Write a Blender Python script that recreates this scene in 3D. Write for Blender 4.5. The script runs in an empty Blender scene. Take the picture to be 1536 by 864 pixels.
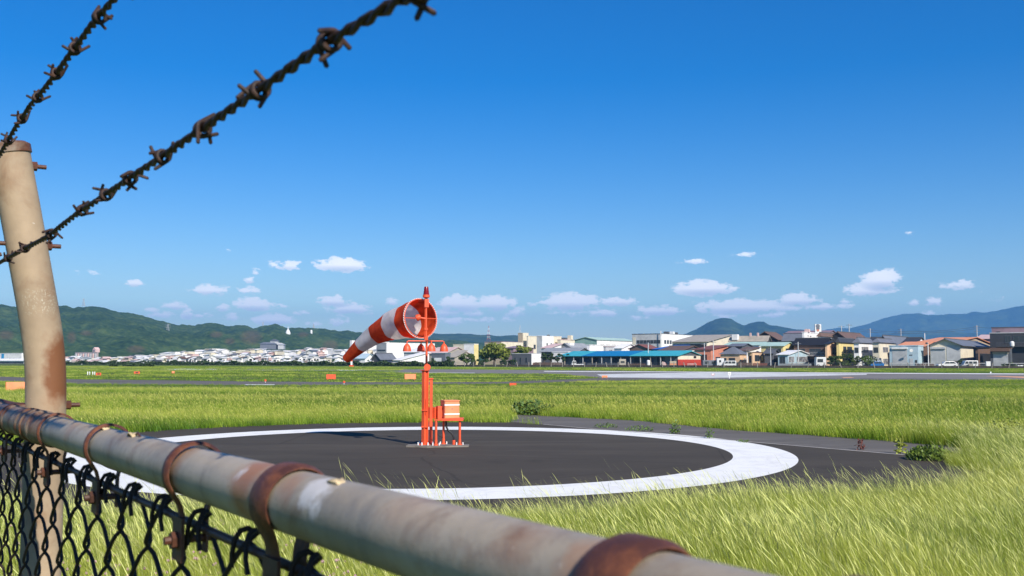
import bpy, math, random
import numpy as np
from mathutils import Vector, Matrix, noise as mnoise
R = math.radians
random.seed(7); rng = np.random.default_rng(7)
S = bpy.context.scene
COL = S.collection

# ------------------------------------------------------------------ camera
F = 1510.0; H = 1.945; TH = math.atan(108 / F)
cam_d = bpy.data.cameras.new('camera'); cam = bpy.data.objects.new('camera', cam_d); COL.objects.link(cam)
cam.location = (0, 0, H); cam.rotation_euler = (R(90) + TH, 0, 0)
cam_d.sensor_width = 36; cam_d.lens = 36 * F / 1536; cam_d.clip_start = 0.05; cam_d.clip_end = 60000
cam_d.dof.use_dof = True; cam_d.dof.focus_distance = 14; cam_d.dof.aperture_fstop = 17
S.camera = cam

# ------------------------------------------------------------------ sun, sky, exposure
SUN_EL = R(35.5); SUN_AZ = math.atan2(0.49, -0.872)
sd = Vector((math.sin(SUN_AZ) * math.cos(SUN_EL), math.cos(SUN_AZ) * math.cos(SUN_EL), math.sin(SUN_EL)))
sl = bpy.data.lights.new('sun', 'SUN'); sl.energy = 4.6; sl.angle = R(0.5); sl.color = (1.0, 0.94, 0.84)
so = bpy.data.objects.new('sun', sl); COL.objects.link(so)
so.rotation_euler = sd.to_track_quat('Z', 'Y').to_euler()
S.view_settings.view_transform = 'Standard'; S.view_settings.look = 'None'
S.view_settings.exposure = 0.52; S.view_settings.gamma = 1.0
S.cycles.max_bounces = 8; S.cycles.transparent_max_bounces = 12; S.cycles.volume_bounces = 0

def px2dir(px, py):
    u = (px - 768) / F; v = (432 - py) / F
    return Vector((u, math.cos(TH) - v * math.sin(TH), math.sin(TH) + v * math.cos(TH)))
def W(px, py, d):
    q = px2dir(px, py); return Vector((0, 0, H)) + q * (d / q.y)
def G(px, py, z=0.0):
    q = px2dir(px, py); t = (z - H) / q.z; p = q * t; p.z = z; return p

w = bpy.data.worlds.new('World'); S.world = w; w.use_nodes = True
nt = w.node_tree; nt.nodes.clear()
def N(tree, typ, **kw):
    n = tree.nodes.new(typ)
    for k, v in kw.items():
        if k.startswith('i_'): n.inputs[int(k[2:])].default_value = v
        else: setattr(n, k, v)
    return n
def M_(tree, op, a, b=None, c=None, clamp=False):
    n = tree.nodes.new('ShaderNodeMath'); n.operation = op; n.use_clamp = clamp
    for i, q in enumerate((a, b, c)):
        if q is None: continue
        if hasattr(q, 'links') or hasattr(q, 'is_linked'): tree.links.new(q, n.inputs[i])
        else: n.inputs[i].default_value = q
    return n.outputs[0]
sky = N(nt, 'ShaderNodeTexSky', sky_type='NISHITA', sun_disc=False, sun_elevation=SUN_EL, sun_rotation=SUN_AZ,
        altitude=0, air_density=1.0, dust_density=0.15, ozone_density=3.0)
hs = N(nt, 'ShaderNodeHueSaturation'); hs.inputs['Saturation'].default_value = 1.55; hs.inputs['Hue'].default_value = .513
nt.links.new(sky.outputs[0], hs.inputs['Color'])
tc = N(nt, 'ShaderNodeTexCoord'); sp = N(nt, 'ShaderNodeSeparateXYZ'); nt.links.new(tc.outputs['Generated'], sp.inputs[0])
az = M_(nt, 'ARCTAN2', sp.outputs[0], sp.outputs[1])
azw = M_(nt, 'WRAP', az, math.pi / 6, -math.pi / 6)
hor = M_(nt, 'SQRT', M_(nt, 'ADD', M_(nt, 'MULTIPLY', sp.outputs[0], sp.outputs[0]), M_(nt, 'MULTIPLY', sp.outputs[1], sp.outputs[1])))
tel = M_(nt, 'DIVIDE', sp.outputs[2], M_(nt, 'MAXIMUM', hor, 0.02))
# drifting cumulus: (px, py, half width, half height, density)
CL = [(346,376,11,4,.45),(430,399,26,7,.7),(515,398,40,10,1.0),(203,425,13,6,.8),(385,408,7,6,.5),(376,420,9,5,.7),(316,436,27,8,.85),(372,437,24,6,.7),
      (262,459,18,6,.8),(380,458,28,10,1.0),(238,472,22,5,.6),(282,471,9,8,.8),(303,474,14,5,.7),(345,476,12,6,.6),(410,480,30,8,.95),(500,452,26,8,.9),
      (524,463,34,8,.9),(509,482,16,10,.7),(470,487,12,7,.55),(590,453,14,6,.7),(555,470,16,6,.6),(690,456,38,12,.95),(745,456,30,12,1.0),(672,468,22,8,.8),(775,468,22,9,.7),
      (680,482,24,7,.75),(725,480,46,6,.55),(858,454,50,12,1.0),(925,453,30,7,.9),(905,470,26,6,.8),(860,470,40,6,.45),(990,466,36,8,.9),(1057,433,46,11,1.1),
      (1045,392,26,4,.6),(1130,382,36,4,.4),(1110,461,66,10,1.0),(1200,450,32,9,.9),(1235,460,40,5,.8),(1322,421,24,14,1.1),(1310,436,36,9,.95),(1370,454,11,5,.7),
      (1402,453,17,6,.9),(1440,428,24,7,.7),(1368,352,12,4,.4),(1495,449,10,5,.7),(60,452,20,6,.5),(1160,472,30,5,.7),(1085,474,22,5,.6),(640,470,14,6,.7),(708,470,18,6,.75),(800,456,12,5,.6),(950,476,30,4,.5),(1265,452,14,4,.6),(1180,462,22,5,.7),(1060,466,18,5,.7),(420,460,14,4,.6),(225,466,12,4,.6),(455,470,16,4,.6),(1390,470,14,3,.5),(1470,440,10,4,.5),(334,462,12,5,.7),(130,410,14,4,.3)]
cv = N(nt, 'ShaderNodeCombineXYZ'); nt.links.new(azw, cv.inputs[0]); nt.links.new(tel, cv.inputs[1])
mp = N(nt, 'ShaderNodeMapping'); mp.inputs['Scale'].default_value = (1, 1.7, 1); nt.links.new(cv.outputs[0], mp.inputs[0])
nz = N(nt, 'ShaderNodeTexNoise'); nz.inputs['Scale'].default_value = 95; nz.inputs['Detail'].default_value = 6; nz.inputs['Roughness'].default_value = .62
nt.links.new(mp.outputs[0], nz.inputs['Vector'])
nz2 = N(nt, 'ShaderNodeTexNoise'); nz2.inputs['Scale'].default_value = 26; nz2.inputs['Detail'].default_value = 4
nt.links.new(mp.outputs[0], nz2.inputs['Vector'])
nn = M_(nt, 'ADD', M_(nt, 'MULTIPLY', nz.outputs[0], .65), M_(nt, 'MULTIPLY', nz2.outputs[0], .35))
acc = None; low = None
for (cx, cy, hw, hh, den) in CL:
    q = px2dir(cx, cy); a0 = math.atan2(q.x, q.y); t0 = q.z / math.hypot(q.x, q.y)
    du = M_(nt, 'MULTIPLY', M_(nt, 'SUBTRACT', azw, a0), F / (hw * 1.38))
    dv = M_(nt, 'MULTIPLY', M_(nt, 'SUBTRACT', tel, t0), F / (hh * 1.62))
    dvn = M_(nt, 'MULTIPLY', M_(nt, 'MINIMUM', dv, 0.0), 0.75)      # flatter base than top
    dd = M_(nt, 'ADD', M_(nt, 'MULTIPLY', du, du), M_(nt, 'ADD', M_(nt, 'MULTIPLY', dv, dv), M_(nt, 'MULTIPLY', dvn, dvn)))
    m = M_(nt, 'MULTIPLY', M_(nt, 'SUBTRACT', 1.0, dd, clamp=True), den)
    l = M_(nt, 'MULTIPLY', m, M_(nt, 'MULTIPLY_ADD', dv, -.9, .02, clamp=True))
    acc = m if acc is None else M_(nt, 'MAXIMUM', acc, m)
    low = l if low is None else M_(nt, 'MAXIMUM', low, l)
cl = M_(nt, 'MULTIPLY', M_(nt, 'ADD', M_(nt, 'MULTIPLY_ADD', acc, 2.1, -.75), M_(nt, 'MULTIPLY', M_(nt, 'SUBTRACT', nn, .5), 7.0)), 1.5)
cl = M_(nt, 'MULTIPLY', cl, M_(nt, 'GREATER_THAN', acc, 0.001), clamp=True)
cl = M_(nt, 'MULTIPLY', M_(nt, 'MULTIPLY', M_(nt, 'SMOOTH_MIN', cl, .95, .1), 1.0), M_(nt, 'MULTIPLY', M_(nt, 'POWER', acc, .22), 1.0), clamp=True)
cmix = N(nt, 'ShaderNodeMix', data_type='RGBA'); cmix.inputs['A'].default_value = (12.0, 11.7, 11.7, 1); cmix.inputs['B'].default_value = (3.3, 4.4, 6.4, 1)  # cloud shading painted in: white tops, blue grey undersides
nt.links.new(M_(nt, 'MULTIPLY', low, 1.9, clamp=True), cmix.inputs['Factor'])
smix = N(nt, 'ShaderNodeMix', data_type='RGBA')
nt.links.new(cl, smix.inputs['Factor']); nt.links.new(hs.outputs[0], smix.inputs['A']); nt.links.new(cmix.outputs['Result'], smix.inputs['B'])
bg = N(nt, 'ShaderNodeBackground'); bg.inputs[1].default_value = 0.092
nt.links.new(smix.outputs['Result'], bg.inputs[0])
wo = N(nt, 'ShaderNodeOutputWorld'); nt.links.new(bg.outputs[0], wo.inputs[0])

# ------------------------------------------------------------------ helpers
def tag(o, label=None, cat=None, group=None, kind=None):
    if label: o['label'] = label
    if cat: o['category'] = cat
    if group: o['group'] = group
    if kind: o['kind'] = kind
    return o
def thing(name, loc, label, cat, group=None, rz=0):
    o = bpy.data.objects.new(name, None); COL.objects.link(o); o.location = loc; o.rotation_euler = (0, 0, rz)
    o.empty_display_size = .1
    return tag(o, label, cat, group)
class MB:
    def __init__(s): s.v = []; s.f = []; s.mi = []
    def add(s, vs, fs, m=0):
        o = len(s.v); s.v += [tuple(q) for q in vs]; s.f += [tuple(i + o for i in q) for q in fs]; s.mi += [m] * len(fs); return s
    def box(s, x0, x1, y0, y1, z0, z1, m=0):
        return s.add([(x0,y0,z0),(x1,y0,z0),(x1,y1,z0),(x0,y1,z0),(x0,y0,z1),(x1,y0,z1),(x1,y1,z1),(x0,y1,z1)],
                     [(0,3,2,1),(4,5,6,7),(0,1,5,4),(1,2,6,5),(2,3,7,6),(3,0,4,7)], m)
    def prism(s, poly, n0, n1, axis='z', m=0):
        # poly: 2-D points, extruded between n0 and n1 along axis
        k = len(poly)
        def P(a, b, c): return {'z': (a, b, c), 'y': (a, c, b), 'x': (c, a, b)}[axis]
        vs = [P(a, b, n0) for a, b in poly] + [P(a, b, n1) for a, b in poly]
        fs = [tuple(range(k))[::-1], tuple(range(k, 2 * k))] + [(i, (i + 1) % k, (i + 1) % k + k, i + k) for i in range(k)]
        return s.add(vs, fs, m)
    def tube(s, pts, r, seg=8, caps=True, m=0):
        pts = [Vector(p) for p in pts]; n = len(pts); rs = r if hasattr(r, '__len__') else [r] * n
        ref = None; vs = []
        for i, p in enumerate(pts):
            t = (pts[min(i + 1, n - 1)] - pts[max(i - 1, 0)])
            t = t.normalized() if t.length > 1e-9 else Vector((0, 0, 1))
            if ref is None:
                ref = t.orthogonal().normalized()
            ref = (ref - t * ref.dot(t)); ref = ref.normalized() if ref.length > 1e-6 else t.orthogonal().normalized()
            b = t.cross(ref)
            for k in range(seg):
                a = 2 * math.pi * k / seg; vs.append(p + (ref * math.cos(a) + b * math.sin(a)) * rs[i])
        fs = [(i * seg + k, i * seg + (k + 1) % seg, (i + 1) * seg + (k + 1) % seg, (i + 1) * seg + k) for i in range(n - 1) for k in range(seg)]
        if caps: fs += [tuple(range(seg))[::-1], tuple(range((n - 1) * seg, n * seg))]
        return s.add(vs, fs, m)
    def lathe(s, prof, seg=24, c=(0, 0, 0), m=0, mat=None):
        vs = []; n = len(prof)
        for (r, z) in prof:
            for k in range(seg):
                a = 2 * math.pi * k / seg; p = Vector((r * math.cos(a), r * math.sin(a), z))
                if mat is not None: p = mat @ p
                vs.append(p + Vector(c))
        fs = [(i * seg + k, i * seg + (k + 1) % seg, (i + 1) * seg + (k + 1) % seg, (i + 1) * seg + k) for i in range(n - 1) for k in range(seg)]
        fs += [tuple(range(seg))[::-1], tuple(range((n - 1) * seg, n * seg))]
        return s.add(vs, fs, m)
    def mesh(s, name, mats, smooth=False):
        me = bpy.data.meshes.new(name); me.from_pydata(s.v, [], s.f)
        for q in (mats if isinstance(mats, (list, tuple)) else [mats]): me.materials.append(q)
        if any(s.mi): me.polygons.foreach_set('material_index', s.mi)
        me.validate(clean_customdata=False); me.update()
        if smooth: smooth_me(me)
        return me
    def build(s, name, mats, parent=None, smooth=False, loc=None, **kw):
        o = bpy.data.objects.new(name, s.mesh(name, mats, smooth)); COL.objects.link(o)
        if parent is not None: o.parent = parent
        if loc is not None: o.location = loc
        return tag(o, **kw)
def smooth_me(me, ang=40):
    me.polygons.foreach_set('use_smooth', [True] * len(me.polygons))
    me.set_sharp_from_angle(angle=R(ang))
def inst(o, parent=None, loc=None, rz=None):
    c = o.copy(); COL.objects.link(c)
    if parent is not None: c.parent = parent
    if loc is not None: c.location = loc
    if rz is not None: c.rotation_euler = (0, 0, rz)
    return c
def np_mesh(name, v, f, mat, quads=True):
    me = bpy.data.meshes.new(name); k = 4 if quads else 3
    me.vertices.add(len(v)); me.vertices.foreach_set('co', np.asarray(v, dtype=np.float32).ravel())
    me.loops.add(len(f) * k); me.loops.foreach_set('vertex_index', np.asarray(f, dtype=np.int32).ravel())
    me.polygons.add(len(f)); me.polygons.foreach_set('loop_start', np.arange(0, len(f) * k, k, dtype=np.int32))
    me.polygons.foreach_set('loop_total', np.full(len(f), k, dtype=np.int32))
    me.update(calc_edges=True); me.materials.append(mat); return me

# ------------------------------------------------------------------ materials
def newmat(name):
    m = bpy.data.materials.new(name); m.use_nodes = True; t = m.node_tree; p = t.nodes['Principled BSDF']; return m, t, p
def ramp(t, fac, stops):
    r = t.nodes.new('ShaderNodeValToRGB'); e = r.color_ramp.elements
    e[0].position, e[0].color = stops[0][0], (*stops[0][1], 1); e[1].position, e[1].color = stops[-1][0], (*stops[-1][1], 1)
    for p_, c in stops[1:-1]:
        q = e.new(p_); q.color = (*c, 1)
    t.links.new(fac, r.inputs[0]); return r.outputs[0]
def tex(t, scale, detail=4, rough=.55, vec=None, dist=0, stretch=None, coord='Object'):
    n = t.nodes.new('ShaderNodeTexNoise'); n.inputs['Scale'].default_value = scale; n.inputs['Detail'].default_value = detail
    n.inputs['Roughness'].default_value = rough; n.inputs['Distortion'].default_value = dist
    if vec is None:
        if coord == 'World':
            g = t.nodes.new('ShaderNodeNewGeometry'); vec = g.outputs['Position']
        else:
            g = t.nodes.new('ShaderNodeTexCoord'); vec = g.outputs[coord]
    if stretch:
        q = t.nodes.new('ShaderNodeMapping'); q.inputs['Scale'].default_value = stretch; t.links.new(vec, q.inputs[0]); vec = q.outputs[0]
    t.links.new(vec, n.inputs['Vector']); return n.outputs[0]
def mixc(t, fac, a, b, mode='MIX'):
    n = t.nodes.new('ShaderNodeMix'); n.data_type = 'RGBA'; n.blend_type = mode
    for nm, q in (('Factor', fac), ('A', a), ('B', b)):
        if hasattr(q, 'is_linked'): t.links.new(q, n.inputs[nm])
        elif nm == 'Factor': n.inputs[nm].default_value = q
        else: n.inputs[nm].default_value = (*q, 1)
    return n.outputs['Result']
def bump(t, p, h, strength=.3, dist=.01):
    b = t.nodes.new('ShaderNodeBump'); b.inputs['Strength'].default_value = strength; b.inputs['Distance'].default_value = dist
    t.links.new(h, b.inputs['Height']); t.links.new(b.outputs[0], p.inputs['Normal'])
_mc = {}
def simple(name, c, rough=.7, metal=0, var=.18, scale=1.5):
    """painted / weathered surface with mild blotches"""
    if name in _mc: return _mc[name]
    m, t, p = newmat(name)
    n = tex(t, scale, 5, .6, coord='World')
    d = tuple(x * (1 - var * 1.6) for x in c); b = tuple(min(1, x * (1 + var * .6)) for x in c)
    t.links.new(ramp(t, n, [(.3, d), (.55, c), (.75, b)]), p.inputs['Base Color'])
    p.inputs['Roughness'].default_value = rough; p.inputs['Metallic'].default_value = metal
    _mc[name] = m; return m
PAL = dict(white=(.80,.79,.76), cream=(.74,.66,.50), tan=(.50,.40,.28), peach=(.72,.48,.30), yellow=(.74,.60,.26), paleblue=(.42,.54,.60), grey=(.30,.31,.32),
           lgrey=(.50,.50,.50), dgrey=(.10,.105,.115), char=(.045,.047,.052), black=(.018,.018,.022), brown=(.16,.095,.065), redbrown=(.22,.075,.05), salmon=(.62,.24,.15),
           slate=(.15,.16,.185), beige=(.40,.35,.28), teal=(.06,.42,.48), azure=(.01,.20,.42), blue=(.01,.13,.50), orange=(.78,.32,.15), mauve=(.26,.18,.20), green=(.22,.36,.32),
           lgreen=(.42,.58,.50), pink=(.66,.46,.42), red=(.48,.05,.03), navy=(.03,.045,.085), gpink=(.40,.33,.31), roofw=(.86,.83,.80), skyb=(.03,.32,.62), dteal=(.10,.2,.24))
def pm(k): return simple('paint_' + k, PAL[k], rough=.6 if k not in ('teal', 'azure', 'blue') else .45, var=.12, scale=.6)
m_glass, t_, p_ = newmat('window_glass'); p_.inputs['Base Color'].default_value = (.03, .04, .05, 1); p_.inputs['Roughness'].default_value = .12
m_cglass, t_, p_ = newmat('curtained_glass'); p_.inputs['Roughness'].default_value = .25
t_.links.new(ramp(t_, tex(t_, 1.2, 3, coord='World'), [(.4, (.09, .09, .10)), (.6, (.34, .33, .33))]), p_.inputs['Base Color'])
m_tyre = simple('rubber', (.02, .02, .02), .8)
m_conc = simple('old_concrete', (.32, .29, .25), .9, var=.3, scale=2)
m_dconc = simple('stained_concrete', (.075, .06, .05), .9, var=.4, scale=1.2)
m_white = simple('white_coating', (.82, .82, .80), .5, var=.08)
m_wmetal = simple('galvanised', (.45, .46, .46), .45, .6)

# ------------------------------------------------------------------ ground, asphalt and markings
def ground_mat():
    m, t, p = newmat('meadow_soil')
    n1 = tex(t, .05, 6, .6, coord='World', stretch=(.45, 1.3, 1)); n2 = tex(t, 1.3, 5, .6, coord='World'); n3 = tex(t, .012, 3, coord='World', stretch=(.5, 1.5, 1))
    a = ramp(t, n1, [(.35, (.045, .085, .018)), (.5, (.09, .13, .03)), (.68, (.15, .155, .05))])
    b = mixc(t, n2, a, (.07, .10, .03)); c = mixc(t, M_(t, 'MULTIPLY', n3, .6), b, (.10, .14, .035))
    t.links.new(c, p.inputs['Base Color']); p.inputs['Roughness'].default_value = 1; p.inputs['Specular IOR Level'].default_value = .1
    bump(t, p, n2, .6, .15); return m
m_ground = ground_mat()
def asphalt_mat(name, c, wear):
    m, t, p = newmat(name)
    n1 = tex(t, .6, 6, .6, coord='World', stretch=(.35, 1, 1)); n2 = tex(t, 60, 3, .7, coord='World'); n3 = tex(t, 3, 5, .65, coord='World', stretch=(.5, 1.6, 1))
    v = N(t, 'ShaderNodeTexVoronoi'); v.feature = 'DISTANCE_TO_EDGE'; v.inputs['Scale'].default_value = .22
    g = t.nodes.new('ShaderNodeNewGeometry'); t.links.new(mixc(t, .12, g.outputs['Position'], tex(t, 1, 4, coord='World')), v.inputs['Vector'])
    a = ramp(t, n1, [(.3, tuple(x * .78 for x in c)), (.52, c), (.75, tuple(x * wear for x in c))])
    a = mixc(t, M_(t, 'MULTIPLY', n3, .45), a, tuple(x * 1.35 for x in c)); st = tex(t, .25, 5, .7, coord='World', dist=1.2, stretch=(.25, 1.2, 1)); a = mixc(t, M_(t, 'MULTIPLY', M_(t, 'SUBTRACT', st, .53, clamp=True), 4.0, clamp=True), a, tuple(x * 1.9 for x in c)); pt = tex(t, .8, 3, .6, coord='World', dist=.5); a = mixc(t, M_(t, 'MULTIPLY', M_(t, 'SUBTRACT', pt, .6, clamp=True), 3.5, clamp=True), a, tuple(x * .5 for x in c))
    a = mixc(t, M_(t, 'MULTIPLY', n2, .4), a, tuple(x * .6 for x in c))
    crack = M_(t, 'LESS_THAN', v.outputs['Distance'], .0035)
    a = mixc(t, M_(t, 'MULTIPLY', crack, .5), a, tuple(x * .45 for x in c))
    t.links.new(a, p.inputs['Base Color']); p.inputs['Roughness'].default_value = .92; p.inputs['Specular IOR Level'].default_value = .25; bump(t, p, n2, .35, .006); return m
m_asph = asphalt_mat('pad_asphalt', (.064, .053, .040), 1.5)
m_asph2 = asphalt_mat('old_asphalt', (.135, .122, .108), 1.4)
m_asph3 = asphalt_mat('taxiway_asphalt', (.20, .185, .17), 1.3)
def paint_mat(name, lo, hi, dirt, scale=2.2):
    m, t, p = newmat(name)
    n1 = tex(t, scale, 6, .7, coord='World', dist=.6); n2 = tex(t, 55, 3, .7, coord='World')
    a = ramp(t, n1, [(.3, lo), (.55, hi)]); a = mixc(t, M_(t, 'MULTIPLY', M_(t, 'GREATER_THAN', n2, .68), dirt), a, (.25, .24, .24))
    br = tex(t, 1.0, 6, .7, coord='World', dist=2.5, stretch=(1.5, .35, 1)); a = mixc(t, M_(t, 'MULTIPLY', M_(t, 'SUBTRACT', br, .52, clamp=True), 2.6 * min(dirt, .7), clamp=True), a, (.50, .48, .46)); t.links.new(a, p.inputs['Base Color']); p.inputs['Roughness'].default_value = .7; bump(t, p, n2, .3, .004); return m
m_paint = paint_mat('road_paint', (.74, .72, .68), (.88, .86, .80), .5)
m_paint_old = paint_mat('worn_paint', (.36, .35, .33), (.70, .69, .65), 1.0, .35)
m_paint_or = paint_mat('yellow_orange_paint', (.55, .25, .12), (.72, .36, .18), .6)
m_paint_thin = paint_mat('joint_strip', (.26, .23, .20), (.42, .38, .33), .5)

o = MB(); n_ = 40
xs = [-16000, -3000, -700, -150, -40, 0, 40, 150, 700, 3000, 16000]; ys = [-3000, -200, -20, 10, 40, 120, 400, 1200, 4000, 20000]
vs = [(x, y, 0) for y in ys for x in xs]; k = len(xs)
o.add(vs, [(j * k + i, j * k + i + 1, (j + 1) * k + i + 1, (j + 1) * k + i) for j in range(len(ys) - 1) for i in range(k - 1)])
o.build('ground', m_ground, kind='structure')
def sheet(name, pts, z, mat, th=None):
    b = MB(); b.add([(p[0], p[1], z) for p in pts], [tuple(range(len(pts)))]); return b.build(name, mat, kind='structure')
def gp(l): return [(q.x, q.y) for q in (G(a, b) for a, b in l)]
CC = (-1.86, 21.75)
# pad outline: circle with a wedge towards the right
J0 = G(815, 637); J1 = G(1356, 683); J2 = G(1424, 694)
pad_poly = [(J0.x, J0.y)] + [(CC[0] + 10.0 * math.cos(R(i)), CC[1] + 10.0 * math.sin(R(i))) for i in range(78, 301, 3)]
P3 = G(1440, 700); P4 = G(1500, 735); 
pad_poly += [(5.2, 13.2), (8.6, 16.2), (P3.x, P3.y), (J2.x, J2.y), (J1.x, J1.y)]
sheet('windsock_pad', pad_poly, .008, m_asph)
path_poly = gp([(766, 621.5), (947, 630.5), (1103, 645.5), (1258, 656), (1450, 671), (1470, 690), (1424, 694), (1356, 683), (1072, 659), (900, 645), (815, 637), (766, 633)])
sheet('access_path', path_poly, .004, m_asph2)
jl = gp([(815, 637), (900, 644.8), (1072, 659), (1356, 683)])
b = MB()
for i in range(3):
    a = Vector(jl[i]); c = Vector(jl[i + 1]); d = (c - a).normalized(); n = Vector((-d.y, d.x)) * .05
    b.add([(*(a - n), .013), (*(c - n), .013), (*(c + n), .013), (*(a + n), .013)], [(0, 1, 2, 3)])
b.build('joint_strip', m_paint_thin, kind='structure')
b = MB(); vs = []; K = 180
for i in range(K):
    a = 2 * math.pi * i / K; vs += [(CC[0] + r * math.cos(a), CC[1] + r * math.sin(a), .0125) for r in (6.44, 7.69)]
b.add(vs, [(2 * i, 2 * i + 1, (2 * i + 3) % (2 * K), (2 * i + 2) % (2 * K)) for i in range(K)])
b.build('white_ring_marking', m_paint, kind='structure')
road_poly = gp([(-260, 558), (0, 565), (110, 569), (384, 572.3), (600, 573.6), (750, 573), (870, 568.5), (905, 567), (1560, 568.5), (1560, 569.8), (1100, 569.6), (905, 571), (760, 576), (600, 577.3), (384, 578.3), (110, 576), (0, 572), (-260, 564)])
sheet('taxi_road', road_poly, .005, m_asph2)
taxi_poly = gp([(600, 554.3), (640, 553.8), (860, 555.6), (1060, 557.5), (1300, 559), (1600, 560.5), (1600, 569.2), (1300, 567.8), (1060, 568.8), (905, 567.2), (840, 561), (700, 560.2), (600, 559)])
sheet('taxiway', taxi_poly, .009, m_asph3)
sheet('far_runway', gp([(-200, 551.2), (110, 551.4), (235, 552.6), (470, 553), (600, 554.2), (600, 559), (560, 556.4), (470, 556.4), (292, 555.8), (235, 554.8), (110, 552.6), (-200, 552.4)]), .007, m_asph3)
for nm, pl, mt in (('runway_marking', [(248, 553.3), (292, 553.2), (325, 553.8), (325, 554.5), (292, 555.2), (252, 554.8)], m_paint_old),
                   ('runway_marking', [(166, 551.8), (181, 551.8), (181, 552.3), (166, 552.3)], m_paint_old),
                   ('taxiway_marking', [(895, 561.6), (1060, 558.4), (1300, 561.0), (1300, 562.4), (1060, 567.2), (905, 566.3)], m_paint_old),
                   ('taxiway_edge_line', [(640, 559.0), (712, 559.2), (712, 559.9), (640, 559.7)], m_paint_old),
                   ('taxiway_edge_line', [(816, 556.7), (900, 557.0), (1060, 557.8), (1300, 559.4), (1600, 560.9), (1600, 562.0), (1300, 560.3), (1060, 558.3), (900, 557.9), (816, 557.5)], m_paint),
                   ('centre_line', [(1478, 564.2), (1500, 564.0), (1600, 567.0), (1600, 568.4), (1536, 567.2)], m_paint_or),
                   ('orange_marking', [(1262, 566.0), (1276, 565.7), (1282, 566.8), (1266, 567.1)], m_paint_or),
                   ('pale_patch', [(370, 576.6), (412, 576.6), (412, 577.8), (366, 577.6)], m_paint_old),
                   ('far_marking', [(505, 554.6), (548, 554.3), (536, 556.0), (509, 556.2)], m_paint_old)):
    sheet(nm, gp(pl), .015, mt)

def in_poly(px, py, poly):
    inside = np.zeros(px.shape, bool); n = len(poly); j = n - 1
    for i in range(n):
        xi, yi = poly[i]; xj, yj = poly[j]
        c = ((yi > py) != (yj > py)) & (px < (xj - xi) * (py - yi) / (yj - yi + 1e-12) + xi)
        inside ^= c; j = i
    return inside
def shrink(poly, m):
    c = np.mean(np.array(poly), 0); return [(c[0] + (x - c[0]) * m, c[1] + (y - c[1]) * m) for x, y in poly]
bare = [shrink(pad_poly, .985), road_poly, taxi_poly, shrink(path_poly, .99)]
jb = gp([(790, 626), (820, 643), (900, 652), (1072, 668), (1356, 692), (1424, 700), (1424, 686), (1356, 672), (1072, 650), (900, 637)]); bare.append(jb)

# ------------------------------------------------------------------ grass
def grass_mat(name, stops, tip):
    m, t, p = newmat(name)
    g = t.nodes.new('ShaderNodeNewGeometry'); oi = t.nodes.new('ShaderNodeObjectInfo')
    n1 = tex(t, .07, 5, .6, vec=g.outputs['Position'], stretch=(.3, 1.5, 0)); n2 = tex(t, .9, 3, .6, vec=g.outputs['Position'])
    f = M_(t, 'ADD', M_(t, 'MULTIPLY', n1, .70), M_(t, 'ADD', M_(t, 'MULTIPLY', n2, .20), M_(t, 'MULTIPLY', oi.outputs['Random'], .10))); f = M_(t, 'MULTIPLY_ADD', M_(t, 'SUBTRACT', f, .5), 1.55, .51)
    c = ramp(t, f, stops)
    at = t.nodes.new('ShaderNodeAttribute'); at.attribute_name = 'tip'
    c = mixc(t, M_(t, 'MULTIPLY', at.outputs['Fac'], .75), c, tip)
    ar = t.nodes.new('ShaderNodeAttribute'); ar.attribute_name = 'rnd'; hv = t.nodes.new('ShaderNodeHueSaturation'); t.links.new(c, hv.inputs['Color']); t.links.new(M_(t, 'MULTIPLY_ADD', ar.outputs['Fac'], 1.10, .62), hv.inputs['Value']); c = hv.outputs[0]
    t.links.new(c, p.inputs['Base Color']); p.inputs['Roughness'].default_value = .5; p.inputs['Specular IOR Level'].default_value = .3
    tr = t.nodes.new('ShaderNodeBsdfTranslucent'); t.links.new(c, tr.inputs[0]); mx = t.nodes.new('ShaderNodeMixShader'); mx.inputs[0].default_value = .35
    t.links.new(p.outputs[0], mx.inputs[1]); t.links.new(tr.outputs[0], mx.inputs[2])
    t.links.new(mx.outputs[0], t.nodes['Material Output'].inputs[0]); return m
m_gr_near = grass_mat('seeding_grass', [(.36, (.14, .22, .008)), (.46, (.24, .32, .018)), (.54, (.36, .42, .045)), (.66, (.47, .48, .09))], (.68, .66, .26))
m_gr_far = grass_mat('meadow_grass', [(.37, (.055, .14, .006)), (.45, (.12, .225, .010)), (.53, (.23, .33, .022)), (.64, (.45, .47, .085))], (.56, .53, .14))
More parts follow.
